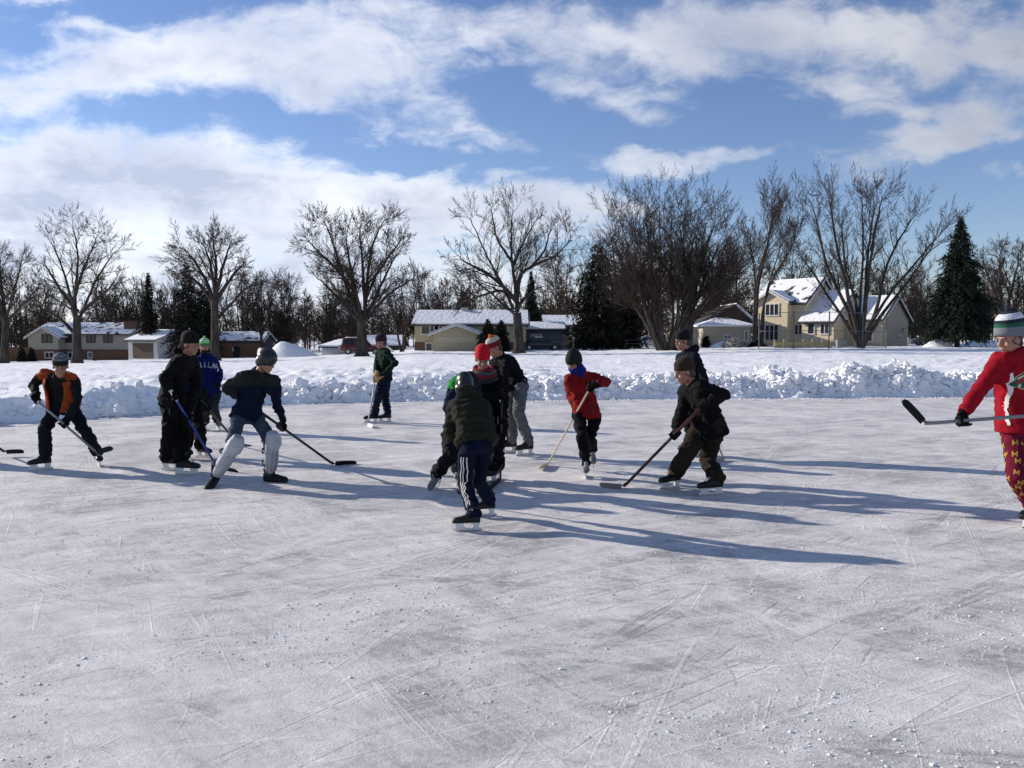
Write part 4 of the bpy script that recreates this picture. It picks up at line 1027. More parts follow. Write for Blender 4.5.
for i in range(5000):
    x_, y = rng.uniform(-14, 18), rng.uniform(-2, 1.5); ye = edgeY(x_); d_ = abs(rng.gauss(0, .35)); crumb_at(x_, ye-d_+.1, rng.uniform(.006, .03))
o = mb.build('ice_shavings', mat('shaved_snow', (.82, .81, .80), .7)); meta(o, 'crumbs of snow and ice shavings scattered over the rink', 'ice shavings', kind='stuff')
# ------------------------------------------------------------------ trees
bark = mat('bark', (.060, .050, .042), .95, var=.4, vscale=3, bump=.8, bscale=9, spec=.1, stretch=(1, 1, .25))
twig = mat('twigs', (.062, .047, .038), .95, var=.2, spec=.08); twig2 = mat('brown_twigs', (.058, .043, .036), .95, var=.2, spec=.08)
birch = mat('pale_bark', (.30, .28, .25), .9, var=.4, vscale=4)
needle = mat('needles', (.022, .032, .024), .85, var=.5, vscale=1.5, spec=.1); needle2 = mat('dark_needles', (.022, .024, .018), .85, var=.5, vscale=1.5, spec=.1)
class TB:
    def __init__(s): s.v = []; s.f = []
    def tube(s, pts, r0, r1, n):
        b = len(s.v); m = len(pts)
        ax = (pts[-1]-pts[0]); 
        if ax.length < 1e-6: return
        ax.normalize(); a = ax.orthogonal().normalized(); c = ax.cross(a)
        cs = [(math.cos(6.2832*k/n), math.sin(6.2832*k/n)) for k in range(n)]
        for i, p in enumerate(pts):
            r = r0+(r1-r0)*i/(m-1)
            for ca, sa in cs: s.v.append(p+a*(ca*r)+c*(sa*r))
        for i in range(m-1):
            for k in range(n):
                k2 = (k+1) % n; s.f.append((b+i*n+k, b+i*n+k2, b+(i+1)*n+k2, b+(i+1)*n+k))
def rdir(rng): 
    return V((rng.gauss(0, 1), rng.gauss(0, 1), rng.gauss(0, 1))).normalized()
def sub(tb, p, d, L, r, lvl, maxl, rng, up=.25, dens=1.0, rmin=.009):
    """a side branch that bends upward and carries finer ones"""
    n = 5 if lvl < 2 else (4 if lvl == 2 else 3)
    pts = [p]; dd = d.copy(); q = p.copy()
    for i in range(n):
        dd = (dd+rdir(rng)*.13+V((0, 0, up*.35))).normalized(); q = q+dd*(L/n); pts.append(q)
    tb.tube(pts, max(r, rmin), max(r*.35, rmin*.8), 5 if lvl < 2 else 3)
    if lvl >= maxl: return
    nc = max(3, int(dens*(9 if lvl == 1 else 7 if lvl == 2 else 5)*min(1.6, max(.6, L/(3.2, 3.2, 1.5, .8)[lvl]))))
    for j in range(nc):
        t = .18+.82*(j+rng.random()*.8)/nc; t = min(t, .98)
        i = int(t*n); i = min(i, n-1); base = pts[i].lerp(pts[i+1], t*n-i); tan = (pts[i+1]-pts[i]).normalized()
        side = rdir(rng); side = (side-tan*side.dot(tan)).normalized()
        an = R(rng.uniform(24, 52)); nd = tan*math.cos(an)+side*math.sin(an)
        sub(tb, base, nd, L*rng.uniform(.36, .58)*(1.15-.5*t), r*(1-.6*t)*.55, lvl+1, maxl, rng, up, dens, rmin)
    sub(tb, pts[-1], dd, L*.4, r*.35, lvl+1, maxl, rng, up, dens, rmin)
def smoothline(pts, n):
    out = []
    P_ = [pts[0]+(pts[0]-pts[1])]+pts+[pts[-1]+(pts[-1]-pts[-2])]
    for i in range(1, len(P_)-2):
        for j in range(n):
            t = j/n; a, b, c, d = P_[i-1], P_[i], P_[i+1], P_[i+2]
            out.append(.5*((2*b)+(c-a)*t+(2*a-5*b+4*c-d)*t*t+(3*b-a-3*c+d)*t**3))
    out.append(pts[-1]); return out
def tree(label, base, trunk, limbs, Y, r0, seed, name='bare_tree', maxl=4, dens=1.0, up=.10, twigm=None, sidelen=.36, limb_r=.45, rmin=.011, group=None, spread=2.6, first=.18, cut=.55):
    """trunk and limbs: lists of photograph points turned into true metres at distance Y; limbs also swing in depth"""
    rng = random.Random(seed)
    B = P(base[0], base[1], Y); B.z = gz(B.x, B.y)-.05
    e = empty(name, B, label, 'tree', group)
    tb = TB(); cb = TB(); known = []
    def pts_of(l, dy): 
        out = []
        for i, q in enumerate(l):
            t = i/(len(l)-1); out.append(P(q[0], q[1], Y+dy*t**1.2))
        return out
    if trunk:
        tp = [B]+[P(a, b, Y) for a, b in trunk]; tp = smoothline(tp, 4)
        m = len(tp)
        for i in range(m-1):
            ra = r0*(1.5 if i == 0 else 1.12 if i == 1 else 1)*(1-.25*i/m); rb = r0*(1.12 if i == 0 else 1.0)*(1-.25*(i+1)/m)
            tb.tube([tp[i], tp[i+1]+(tp[i+1]-tp[i])*.04], ra, rb, 12)
    for li, l in enumerate(limbs):
        l = list(l); a_, b_ = l[-2], l[-1]; l[-1] = (lerp(a_[0], b_[0], cut), lerp(a_[1], b_[1], cut))
        dy = rng.uniform(-spread, spread)
        lp = smoothline(pts_of(l, dy), 4); m = len(lp)
        rsc = 1.0
        if trunk and l[0][1] < trunk[-1][1]-4 and known:
            kp, kr = min(known, key=lambda t_: (t_[0].x-lp[0].x)**2+(t_[0].z-lp[0].z)**2); sh = kp-lp[0]; lp = [a+sh*(1-i/(m-1))**2+V((0, sh.y, 0))*(1-(1-i/(m-1))**2) for i, a in enumerate(lp)]; rsc = min(1, kr/(r0*limb_r)*1.0)
        if not trunk: lp[0] = B+V(((lp[0].x-B.x), rng.uniform(-.3, .3), 0))
        L = sum((lp[i+1]-lp[i]).length for i in range(m-1)); rl = r0*limb_r*rng.uniform(.85, 1.15)*rsc
        wob = [rdir(rng)*.05*(0 if i == 0 else 1) for i in range(m)]; lp = [a+b for a, b in zip(lp, wob)]
        for i in range(m-1):
            ta, tb2 = i/(m-1), (i+1)/(m-1)
            known.append((lp[i+1], rl*(1-tb2)**1.15+.016))
            tb.tube([lp[i], lp[i+1]], rl*(1-ta)**1.15+.016, rl*(1-tb2)**1.15+.016, 7)
        nc = int(L*1.9*dens)
        for j in range(nc):
            t = first+(1-first)*(j+rng.random())/nc; t = min(t, .99); i = min(int(t*(m-1)), m-2); base_ = lp[i].lerp(lp[i+1], t*(m-1)-i); tan = (lp[i+1]-lp[i]).normalized()
            side = rdir(rng); side = (side-tan*side.dot(tan)).normalized(); an = R(rng.uniform(28, 58)); nd = tan*math.cos(an)+side*math.sin(an)
            sub(cb, base_, nd, L*sidelen*rng.uniform(.6, 1.1)*(1.1-.62*t), rl*(1-t)**1.15*.42+.012, 1, maxl, rng, up, dens, rmin)
        sub(cb, lp[-1], (lp[-1]-lp[-2]).normalized(), L*.16, .022, 1, maxl, rng, up, dens, rmin)
    mkobj('trunk', tb.v, tb.f, bark, e, True); mkobj('crown', cb.v, cb.f, twigm or twig, e, False)
    print('TREE', label[:30], len(cb.f))
    return e
BIG = 'large bare trees across the snow field'
tree('leafless tree at the left with a bare trunk rising past the long pale house', (77, 360), [(77, 340), (77, 316)], [[(76, 318), (73, 309), (67, 284), (56, 252), (41, 226)], [(76, 318), (75, 296), (78, 268), (75, 237), (70, 214)], [(77, 318), (81, 315), (94, 284), (109, 259), (128, 239)], [(76, 335), (64, 322), (50, 312), (28, 293)], [(78, 306), (88, 270), (97, 245), (104, 226)], [(78, 312), (62, 292), (48, 270), (36, 258)], [(82, 312), (98, 298), (112, 285), (122, 268)]], 76, .42, 1, group=BIG, dens=.8, sidelen=.40, maxl=4)
tree('bushy leafless tree behind the blue jersey with one long limb sweeping low to the right', (215, 352), [(215, 335), (215, 300)], [[(215, 305), (206, 280), (190, 255), (173, 240)], [(215, 300), (212, 270), (205, 248), (192, 230)], [(215, 300), (216, 268), (214, 245), (210, 228)], [(215, 300), (222, 270), (228, 250), (232, 234)], [(216, 320), (224, 312), (238, 296), (248, 287), (262, 283), (280, 283)], [(216, 300), (230, 280), (241, 266), (248, 262)], [(214, 305), (200, 285), (184, 272), (172, 268)]], 78, .42, 2, group=BIG, dens=1.0, sidelen=.44)
tree('tall rounded elm-like tree standing between the helmeted player and the pale yellow house', (362, 355), [(362, 340), (361.5, 320)], [[(361, 321), (357, 318), (341, 300), (321, 281), (302, 264)], [(361, 320), (359, 316), (349, 294), (338, 258), (328, 229), (319, 213)], [(361, 320), (360, 313), (352, 277), (347, 245), (344, 208)], [(362, 319), (365, 312), (367, 281), (371, 252), (381, 225), (392, 212)], [(363, 319), (367, 316), (380, 287), (393, 261), (414, 232)], [(363, 321), (370, 316), (386, 297), (409, 281), (430, 268)], [(361, 316), (353, 290), (335, 268), (312, 245), (300, 232)], [(363, 305), (362, 270), (360, 235), (364, 205)], [(366, 300), (380, 270), (398, 245), (404, 222)]], 72, .50, 3, group=BIG, dens=1.1, sidelen=.38, cut=.35)
tree('wide spreading tree rising directly above the orange and white pompom hat', (519, 353), [(518.5, 335), (517, 313)], [[(517, 314), (510, 310), (499, 300), (480, 284), (455, 264)], [(516, 305), (514, 300), (499, 274), (486, 251), (473, 225), (461, 207)], [(517, 312), (516, 297), (513, 268), (511, 245), (512, 219), (514, 198)], [(517, 300), (520, 276), (532, 266), (555, 256), (568, 242), (578, 225)], [(518, 308), (524, 299), (535, 290), (556, 283)], [(513, 270), (522, 245), (534, 225), (545, 210)], [(514, 300), (496, 292), (470, 300), (452, 306)], [(512, 260), (498, 240), (492, 215), (490, 200)], [(532, 267), (545, 250), (550, 232), (558, 218)], [(516, 300), (494, 278), (466, 262), (446, 245)]], 70, .46, 4, group=BIG, dens=.85, sidelen=.42)
st5 = []
for i, (tx, ty) in enumerate([(592, 236), (598, 192), (612, 186), (626, 180), (642, 178), (658, 170), (674, 171), (690, 176), (706, 178), (722, 188), (734, 204), (752, 232), (764, 245), (740, 268)]):
    st5.append([(665+i*1.5-6, 349), (lerp(665, tx, .25)+(-4 if tx < 665 else 6), 318), (lerp(665, tx, .62), lerp(318, ty, .42)), (tx, ty+6)])
tree('broad many-stemmed dense tree with a dark fan of branches behind the players at centre right', (667, 349), None, st5, 76, .62, 5, group=BIG, dens=.9, sidelen=.32, limb_r=.34, name='multi_stem_tree', twigm=twig2, spread=4, first=.32, cut=.7, up=.2)
tree('thick trunked tree beside the many-stemmed tree with a limb reaching right over the grey garage', (688, 349), [(689, 335), (690, 315)], [[(690, 318), (700, 295), (722, 285), (748, 262), (772, 238)], [(690, 315), (688, 280), (682, 240), (676, 205)], [(690, 315), (700, 270), (712, 230), (724, 204)], [(690, 312), (704, 290), (728, 262), (742, 232)], [(692, 322), (712, 305), (740, 300), (762, 288)], [(690, 315), (672, 280), (655, 250), (640, 220)]], 78, .42, 6, group=BIG, dens=.8, sidelen=.36)
st7 = [[(857, 344), (850, 330), (828, 296), (805, 262), (794, 246)], [(859, 344), (845, 305), (826, 262), (815, 215), (811, 188)], [(860, 344), (849, 300), (838, 250), (830, 205), (828, 174)], [(861, 344), (860, 300), (863, 255), (862, 205), (861, 176)], [(861, 344), (866, 300), (872, 250), (880, 205), (888, 180)], [(862, 344), (876, 310), (888, 262), (908, 225), (934, 190)], [(863, 344), (869, 328), (890, 293), (916, 262), (940, 234), (962, 210)], [(860, 344), (855, 300), (846, 270), (842, 230), (846, 190)], [(862, 344), (866, 290), (868, 250), (874, 210), (872, 184)], [(863, 344), (880, 318), (905, 285), (930, 250), (950, 200)]]
tree('vase-shaped many-stemmed tree standing in front of the cream house with the attached garage', (861, 346), None, st7, 78, .60, 7, group=BIG, dens=.62, sidelen=.27, limb_r=.34, name='multi_stem_tree', up=.25, spread=3, first=.35, cut=.35)
tree('slender leaning tree at the left front corner of the cream house', (757, 347), None, [[(754, 347), (754, 318), (756, 285), (768, 240), (790, 182)], [(754, 320), (756, 290), (752, 255), (745, 212)], [(755, 300), (764, 260), (772, 220), (772, 182)]], 84, .22, 8, group=BIG, dens=.9, sidelen=.25, limb_r=.75, up=.3, first=.5)
tree('slender double tree just right of the leaning one beside the cream house', (763, 347), None, [[(761, 347), (762, 315), (770, 280), (784, 238), (800, 178)], [(762, 310), (772, 280), (790, 250), (804, 210)]], 86, .20, 9, group=BIG, dens=.9, sidelen=.25, limb_r=.75, up=.3, first=.5)
tree('dense leafless tree cut by the left edge of the picture', (4, 354), [(5, 340), (6, 320)], [[(6, 322), (-8, 300), (-20, 275), (-30, 255)], [(6, 320), (2, 290), (0, 265), (2, 246)], [(6, 320), (14, 292), (20, 268), (24, 252)], [(6, 322), (22, 305), (36, 290), (42, 272)], [(6, 322), (-4, 290), (-12, 262), (-14, 248)]], 88, .40, 10, group=BIG, dens=1.1, sidelen=.34)
tree('leafless round tree at the right edge behind the striped hat', (1004, 344), [(1004, 332), (1004, 318)], [[(1004, 320), (994, 292), (985, 268), (982, 252)], [(1004, 320), (1000, 285), (1000, 258), (1003, 243)], [(1004, 320), (1012, 290), (1018, 262), (1020, 243)], [(1005, 321), (1022, 298), (1036, 280), (1042, 262)], [(1004, 321), (988, 305), (976, 290), (970, 275)]], 105, .5, 11, group=BIG, dens=1.0, sidelen=.32, twigm=twig2)
tree('white-barked thin tree left of the pale yellow house', (402, 352), None, [[(401, 352), (396, 325), (388, 300), (380, 285)], [(403, 352), (404, 320), (402, 290), (404, 272)], [(403, 352), (408, 325), (414, 302), (422, 288)]], 84, .14, 12, group=BIG, dens=.9, sidelen=.25, limb_r=.8, name='birch_tree')
# generic bare trees, copied into the background
def bgtree(seed, H, W, stems=1):
    rng = random.Random(seed); tb = TB(); cb = TB()
    ns = 7
    if stems == 1: tb.tube([V((0, 0, -.3)), V((.05, 0, H*.12)), V((0, .1, H*.26))], H*.022, H*.016, 8); z0 = H*.24
    else: z0 = 0
    for i in range(ns):
        a = 2*math.pi*i/ns+rng.uniform(-.3, .3); sp = rng.uniform(.35, 1.0)*W
        if i == 0: sp = .1
        zt = H*(1-.18*(sp/W)**2)*rng.uniform(.9, 1)
        p0 = V((0, 0, z0)); p3 = V((math.cos(a)*sp, math.sin(a)*sp, zt)); p1 = p0.lerp(p3, .35)+V((math.cos(a)*sp*.12, math.sin(a)*sp*.12, -H*.03)); 
        lp = smoothline([p0, p1, p0.lerp(p3, .7), p3], 3); m = len(lp)
        for k in range(m-1): tb.tube([lp[k], lp[k+1]], H*.011*(1-k/m)+.02, H*.011*(1-(k+1)/m)+.02, 5)
        L = (p3-p0).length; nc = int(L*1.35)
        for j in range(nc):
            t = .12+.88*(j+rng.random())/nc; t = min(t, .98); k = min(int(t*(m-1)), m-2); b_ = lp[k].lerp(lp[k+1], t*(m-1)-k); tan = (lp[k+1]-lp[k]).normalized()
            side = rdir(rng); side = (side-tan*side.dot(tan)).normalized(); an = R(rng.uniform(28, 60))
            sub(cb, b_, tan*math.cos(an)+side*math.sin(an), L*.32*rng.uniform(.6, 1.1)*(1.1-.55*t), .05*(1-t)+.02, 1, 3, rng, .10, 1.2, .020)
    return tb, cb
protos = []
for s_, H_, W_, st_ in [(31, 13, 4.5, 1), (32, 12, 5.0, 2), (33, 14, 4.0, 1), (34, 11, 4.6, 2)]:
    tb, cb = bgtree(s_, H_, W_, st_)
    protos.append((mkobj('trunk', tb.v, tb.f, bark), mkobj('crown', cb.v, cb.f, (twig, twig2)[s_ % 2], None, False), H_))
first_use = set()
spots = [(-30, 254, 120, 'beyond the left edge house'), (22, 276, 150, 'behind the left gable of the long pale house'), (48, 282, 135, 'over the roof of the long pale house, left half'), (104, 276, 150, 'over the chimney of the long pale house'), (128, 286, 140, 'above the snowy roof of the left garage'),
         (152, 282, 150, 'between the two dark left evergreens'), (176, 276, 135, 'behind the player all in black'), (243, 276, 140, 'above the orange-brown board fence'), (262, 269, 120, 'above the snow mound'), (283, 276, 140, 'left of the rounded tall tree'), (305, 299, 110, 'behind the low white garage'), (330, 289, 145, 'behind the dark red car'),
         (400, 289, 130, 'behind the green jacket player'), (425, 272, 130, 'over the left end of the yellow house'), (448, 282, 120, 'over the middle of the yellow house roof'), (470, 276, 140, 'over the yellow house garage gable'), (545, 284, 150, 'right of the small pointed spruce'), (566, 254, 125, 'left of the dark central evergreen'),
         (622, 231, 115, 'between dark evergreen and the many-stemmed tree'), (640, 241, 125, 'behind the many-stemmed tree, left half'), (712, 241, 120, 'behind the many-stemmed tree, right half'), (735, 246, 130, 'over the grey hipped garage'), (790, 251, 135, 'over the left roof end of the cream house'), (820, 268, 125, 'over the tall gable of the cream house'),
         (845, 256, 140, 'over the middle wing of the cream house'), (885, 268, 130, 'over the garage wing of the cream house'), (912, 274, 140, 'left of the big blue-black spruce'), (925, 268, 120, 'close behind the big spruce on its left'), (985, 258, 110, 'close behind the big spruce on its right'), (1030, 246, 105, 'just right of the red jersey player'), (1062, 256, 120, 'beyond the right edge'), (-60, 264, 100, 'beyond the left edge'),
         (200, 284, 125, 'behind the blue jersey player'), (352, 304, 120, 'behind the trunk of the rounded tall tree'), (503, 296, 135, 'over the shrubs of the yellow house')]
rng = random.Random(77)
for i, (px, top, Y, where) in enumerate(spots):
    tp, cp, H_ = protos[i % 4]
    x_ = (px-512)/F*Y; g = gz(x_, Y); ht = P(px, top, Y).z-g; s_ = ht/H_
    e = empty('bare_tree', (x_, Y, g-.1), 'background leafless tree '+where, 'tree', 'bare trees behind the houses')
    e.rotation_euler = (0, 0, rng.uniform(0, 6.28)); e.scale = (s_*rng.uniform(.85, 1.15), s_*rng.uniform(.85, 1.15), s_)
    for q in (tp, cp):
        o = q if (i < 4) else q.copy()
        if i >= 4: COL.objects.link(o)
        o.parent = e
# far wood that reads as one mass
tb = TB(); rng = random.Random(9)
for i in range(620):
    u_ = rng.uniform(-.78, .8); Y = rng.uniform(130, 185); x_ = u_*Y; g = gz(x_, Y); H_ = rng.uniform(5.5, 10.5)
    if -.30 > u_: H_ *= 1.12
    b_ = V((x_, Y, g)); tb.tube([b_, b_+V((rng.uniform(-.4, .4), 0, H_*.9))], .12, .03, 4)
    for j in range(30):
        t = rng.uniform(.12, .95); p0 = b_+V((0, 0, H_*t)); a = rng.uniform(0, 6.28); L = H_*.30*(1.15-t); d = V((math.cos(a), math.sin(a)*.6, rng.uniform(.3, 1.2))).normalized()
        p1 = p0+d*L; tb.tube([p0, p1], .05, .03, 3)
        for k in range(4):
            q = p0.lerp(p1, rng.uniform(.3, 1)); d2 = (d+rdir(rng)*1.1).normalized(); tb.tube([q, q+d2*L*.5], .03, .022, 3)
meta(mkobj('far_wood', tb.v, tb.f, twig, None, False), 'far leafless wood closing the view behind all the houses', 'wood', kind='stuff')
# conifers: whorls of drooping branches made of many short needle sprays
def conifer(label, px, base, top, half, Y, seed, m, name='spruce_tree', power=.85, n=2600, low=.04, droop=.28, leaf=.20, group='dark evergreens', cat='tree', cone=1.0):
    rng = random.Random(seed); B = P(px, base, Y); B.z = gz(B.x, B.y)-.05
    e = empty(name, B, label, cat, group); Hh = P(px, top, Y).z-B.z; Wd = half/F*Y
    t_ = TB(); t_.tube([B, B+V((0, 0, Hh*.5)), B+V((0, 0, Hh*.97))], Hh*.018+.05, .03, 8)
    mkobj('trunk', t_.v, t_.f, bark, e, True)
    v = []; f = []; br = TB()
    for i in range(n):
        t = (i+rng.random())/n; t = low+(1-low)*(1-(1-t)**.62) if cone else t
        t = min(t, .995); rad = Wd*((1-t)**power)*rng.uniform(.50, 1.14)*(1+.12*math.sin(t*40))
        if cone < 1: rad = Wd*(math.sin(min(1, (1-t)*1.25)*math.pi/2)**.7)*rng.uniform(.8, 1.05)
        a = rng.uniform(0, 6.2832); rad *= 1+.55*noise.noise(V((math.cos(a)*1.6, math.sin(a)*1.6, t*11+seed*5))); z = Hh*t; root = B+V((0, 0, z)); d = V((math.cos(a), math.sin(a), 0))
        ns = max(4, int(rad/leaf*1.6))
        tip = root+d*rad-V((0, 0, rad*droop))+V((0, 0, .12*rad))
        for k in range(ns):
            s = (.25+.75*(k+rng.random())/ns); c = root.lerp(tip, s)+V((0, 0, rad*droop*.5*math.sin(s*3.14)))
            for w_ in range(2):
                dd = (d*rng.uniform(.2, 1)+rdir(rng)*.9-V((0, 0, .25))).normalized(); sd = dd.cross(rdir(rng)).normalized()
                L = leaf*rng.uniform(.7, 1.5); b0 = len(v); v += [c-sd*L*.16, c+sd*L*.16, c+dd*L]; f.append((b0, b0+1, b0+2))
    mkobj('crown', v, f, m, e, False); return e
conifer('large dark blue-black spruce standing alone right of the cream house', 957, 344, 217, 38, 84, 1, needle, n=2300, leaf=.30, power=.8, low=.07)
conifer('dark tall evergreen in the centre behind the red jacket player', 597, 344, 243, 30, 92, 2, needle2, n=1100, leaf=.34, power=.5, low=.03)
conifer('dark evergreen right beside the central tall one, a little shorter', 622, 344, 272, 24, 96, 3, needle2, n=800, leaf=.34, power=.5, low=.03)
conifer('small sharply pointed spruce right of the yellow house', 531, 346, 271, 16, 100, 4, needle, n=1100, leaf=.28, power=.9)
conifer('dark evergreen left of the blue jersey above the left garage', 188, 350, 262, 22, 108, 5, needle2, n=800, leaf=.36, power=.55)
conifer('narrow dark evergreen above the snowy roof of the left garage', 150, 352, 272, 12, 122, 6, needle2, n=900, leaf=.32, power=.7)
conifer('dark evergreen mass behind the blue jersey player', 205, 350, 285, 20, 112, 7, needle2, n=700, leaf=.36, power=.5)
conifer('clipped dark arborvitae left of two in front of the yellow house', 488, 351, 319, 10, 79, 8, needle2, 'arborvitae', n=900, leaf=.16, cone=.5, group='shrubs by the yellow house', cat='shrub', low=0)
conifer('clipped dark arborvitae right of two in front of the yellow house', 501, 351, 320, 9, 80, 9, needle2, 'arborvitae', n=900, leaf=.16, cone=.5, group='shrubs by the yellow house', cat='shrub', low=0)
conifer('small dark pointed shrub before the left end of the long pale house', 22, 360, 347, 4.5, 110, 10, needle2, 'shrub', n=260, leaf=.2, cone=.5, group='small dark shrubs', cat='shrub', low=0)
conifer('second small dark shrub before the long pale house, nearer its brick base', 32, 360, 348, 4.5, 110, 11, needle2, 'shrub', n=260, leaf=.2, cone=.5, group='small dark shrubs', cat='shrub', low=0)
conifer('low dark round shrub at the left corner of the cream house', 757, 348, 340, 9, 84, 12, needle2, 'shrub', n=300, leaf=.2, cone=.5, group='small dark shrubs', cat='shrub', low=0)
conifer('narrow dark shrub at the left end of the grey hipped garage', 706, 347, 336, 4, 88, 13, needle2, 'shrub', n=200, leaf=.2, cone=.5, group='small dark shrubs', cat='shrub', low=0)
# ------------------------------------------------------------------ houses, vehicles, fences
shing = mat('shingles', (.055, .050, .048), .9, var=.3, vscale=6, bump=.5, bscale=12)
roofsnow = mat('roof_snow', (.88, .88, .88), .8, bump=.5, bscale=2.5)
patchy = mat('patchy_roof_snow', (.88, .88, .88), .85, col2=(.06, .055, .055), vscale=.9, detail=7)
pr = [n for n in patchy.node_tree.nodes if n.type == 'VALTORGB'][0]; pr.color_ramp.elements[0].position = .565; pr.color_ramp.elements[1].position = .60
def siding(name, col): 
    m = mat(name, col, .75, var=.05)
    nt3 = m.node_tree; w_ = nt3.nodes.new('ShaderNodeTexWave'); w_.wave_type = 'BANDS'; w_.bands_direction = 'Z'; w_.wave_profile = 'SAW'; w_.inputs['Scale'].default_value = 1.6
    tc_ = nt3.nodes.new('ShaderNodeTexCoord'); nt3.links.new(tc_.outputs['Object'], w_.inputs['Vector'])
    b2 = nt3.nodes.new('ShaderNodeBump'); b2.inputs['Distance'].default_value = .03; b2.inputs['Strength'].default_value = .6; nt3.links.new(w_.outputs['Fac'], b2.inputs['Height']); nt3.links.new(b2.outputs[0], nt3.nodes['Principled BSDF'].inputs['Normal']); return m
cream_s = siding('cream_siding', (.70, .59, .40)); yell_s = siding('pale_yellow_siding', (.44, .38, .25)); beige_s = siding('beige_siding', (.38, .34, .27)); white_s = siding('white_siding', (.50, .50, .48)); grey_s = siding('grey_siding', (.30, .29, .28)); blue_s = siding('blue_grey_siding', (.14, .16, .19)); brown_s = siding('brown_siding', (.10, .065, .045)); tan_s = siding('grey_tan_siding', (.44, .38, .29))
brick = mat('brick', (.13, .075, .055), .9, var=.3, vscale=8); trim = mat('white_trim', (.62, .60, .56), .6, var=.05); darktrim = mat('dark_trim', (.06, .05, .045), .7, var=.2)
glass = mat('window_glass', (.02, .025, .03), .08, spec=.6); orangew = mat('cedar_boards', (.15, .075, .04), .85, var=.3, vscale=4, stretch=(4, 4, .4)); greyw = mat('weathered_boards', (.12, .10, .085), .9, var=.3, vscale=4, stretch=(4, 4, .4))
def hz(py, Y): return P(512, py, Y).z
def block(e, C0, r, q, L, W, z0, ze, zp, wall, roofm=None, ov=.45, snow_t=.16, snowm=None, base=None, ov2=.35):
    """gabled block: ridge along r; C0 is the near corner shared by the r-end wall and the front wall"""
    C0 = V((C0.x, C0.y, 0)); Zv = V((0, 0, 1))
    A_ = C0; B_ = C0+q*W; 
    m1 = MB(); pts = [A_+Zv*z0, B_+Zv*z0, B_+Zv*ze, (A_+B_)/2+Zv*zp, A_+Zv*ze]; m1.prism(pts, -r*L); w_ = m1.build('wall', wall, e)
    if base:
        m3 = MB(); m3.prism([A_-q*.03+r*.03+Zv*z0, B_+q*.03+r*.03+Zv*z0, B_+q*.03+r*.03+Zv*base[0], A_-q*.03+r*.03+Zv*base[0]], -r*(L+.06)); m3.build('brick_base', base[1], e)
    mid = (A_+B_)/2; sl = (zp-ze)/(W/2); n1 = 1/math.sqrt(1+sl*sl)
    rb = MB(); sb = MB()
    for sgn, C_ in ((-1, A_), (1, B_)):
        dn = q*sgn; ext = ov; eave = C_+dn*ext+Zv*(ze-sl*ext); top_ = mid+Zv*zp; nrm = (Zv*1+dn*sl).normalized()
        p0 = top_+r*ov2+nrm*.02; p1 = eave+r*ov2+nrm*.02; rb.prism([p0, p1, p1+nrm*.16, p0+nrm*.16], -r*(L+2*ov2))
        off = nrm*.164; i0 = .10; s0 = top_+r*(ov2-i0)+off; s1 = eave-dn*.1+Zv*(sl*.1)+r*(ov2-i0)+off
        sb.prism([s0, s1, s1+nrm*snow_t*.8, s0+nrm*snow_t], -r*(L+2*ov2-2*i0))
    ro = rb.build('roof', roofm or shing, e); sb.build('roof_snow', snowm or roofsnow, ro)
    fb = MB()
    for (rr_) in (r*(ov2+.01),):
        for sgn, C_ in ((-1, A_), (1, B_)):
            dn = q*sgn; eave = C_+dn*ov+Zv*(ze-sl*ov); p0 = mid+Zv*(zp+.18)+rr_; p1 = eave+Zv*.16+rr_; fb.prism([p0, p1, p1-Zv*.24, p0-Zv*.24], r*.05)
    fb.build('fascia', trim, ro)
    return w_
def window(e, O, along, out, zc, w, h, n=1, m=None, bars=0, name='window'):
    """framed window on a wall: O point on the wall (x,y), along the wall, out of the wall"""
    O = V((O.x, O.y, zc)); Zv = V((0, 0, 1)); t = .07
    f = MB()
    f.box(O+Zv*(h/2)+out*.05, along*(w/2+t), out*.05, Zv*t); f.box(O-Zv*(h/2)+out*.05, along*(w/2+t), out*.06, Zv*t)
    for i in range(n+1): f.box(O+along*(-w/2+w*i/n)+out*.048, along*(t*(.9 if i in (0, n) else .7)), out*.048, Zv*(h/2-t))
    fo = f.build(name, m or trim, e)
    g = MB(); g.box(O+out*.02, along*(w/2), out*.012, Zv*(h/2)); g.build('pane', glass, fo)
def XY(px, Y): p = P(px, 337, Y); return V((p.x, p.y, 0))
Zv = V((0, 0, 1))
# cream two-storey house with middle wing and garage wing
th = R(48); r_ = V((math.cos(th), -math.sin(th), 0)); q_ = V((math.sin(th), math.cos(th), 0))
c1 = XY(882, 88); c2 = XY(833.5, 89.5); c3 = XY(805.5, 92.5)
e = empty('house', (XY(840, 92)+V((0, 0, .5))), 'large cream two-storey house with stepped snowy gables and attached garage at right', 'house')
z0 = -.2
block(e, c1, r_, q_, 4.6, 6.6, z0, hz(318.5, 88), hz(297.5, 91), tan_s)
block(e, c2, r_, q_, 3.7, 8.6, z0, hz(320.5, 89.5), hz(291.5, 92.5), cream_s)
block(e, c3, r_, q_, 6.5, 7.4, z0, hz(302, 92.5), hz(279.5, 95), cream_s, snowm=patchy)
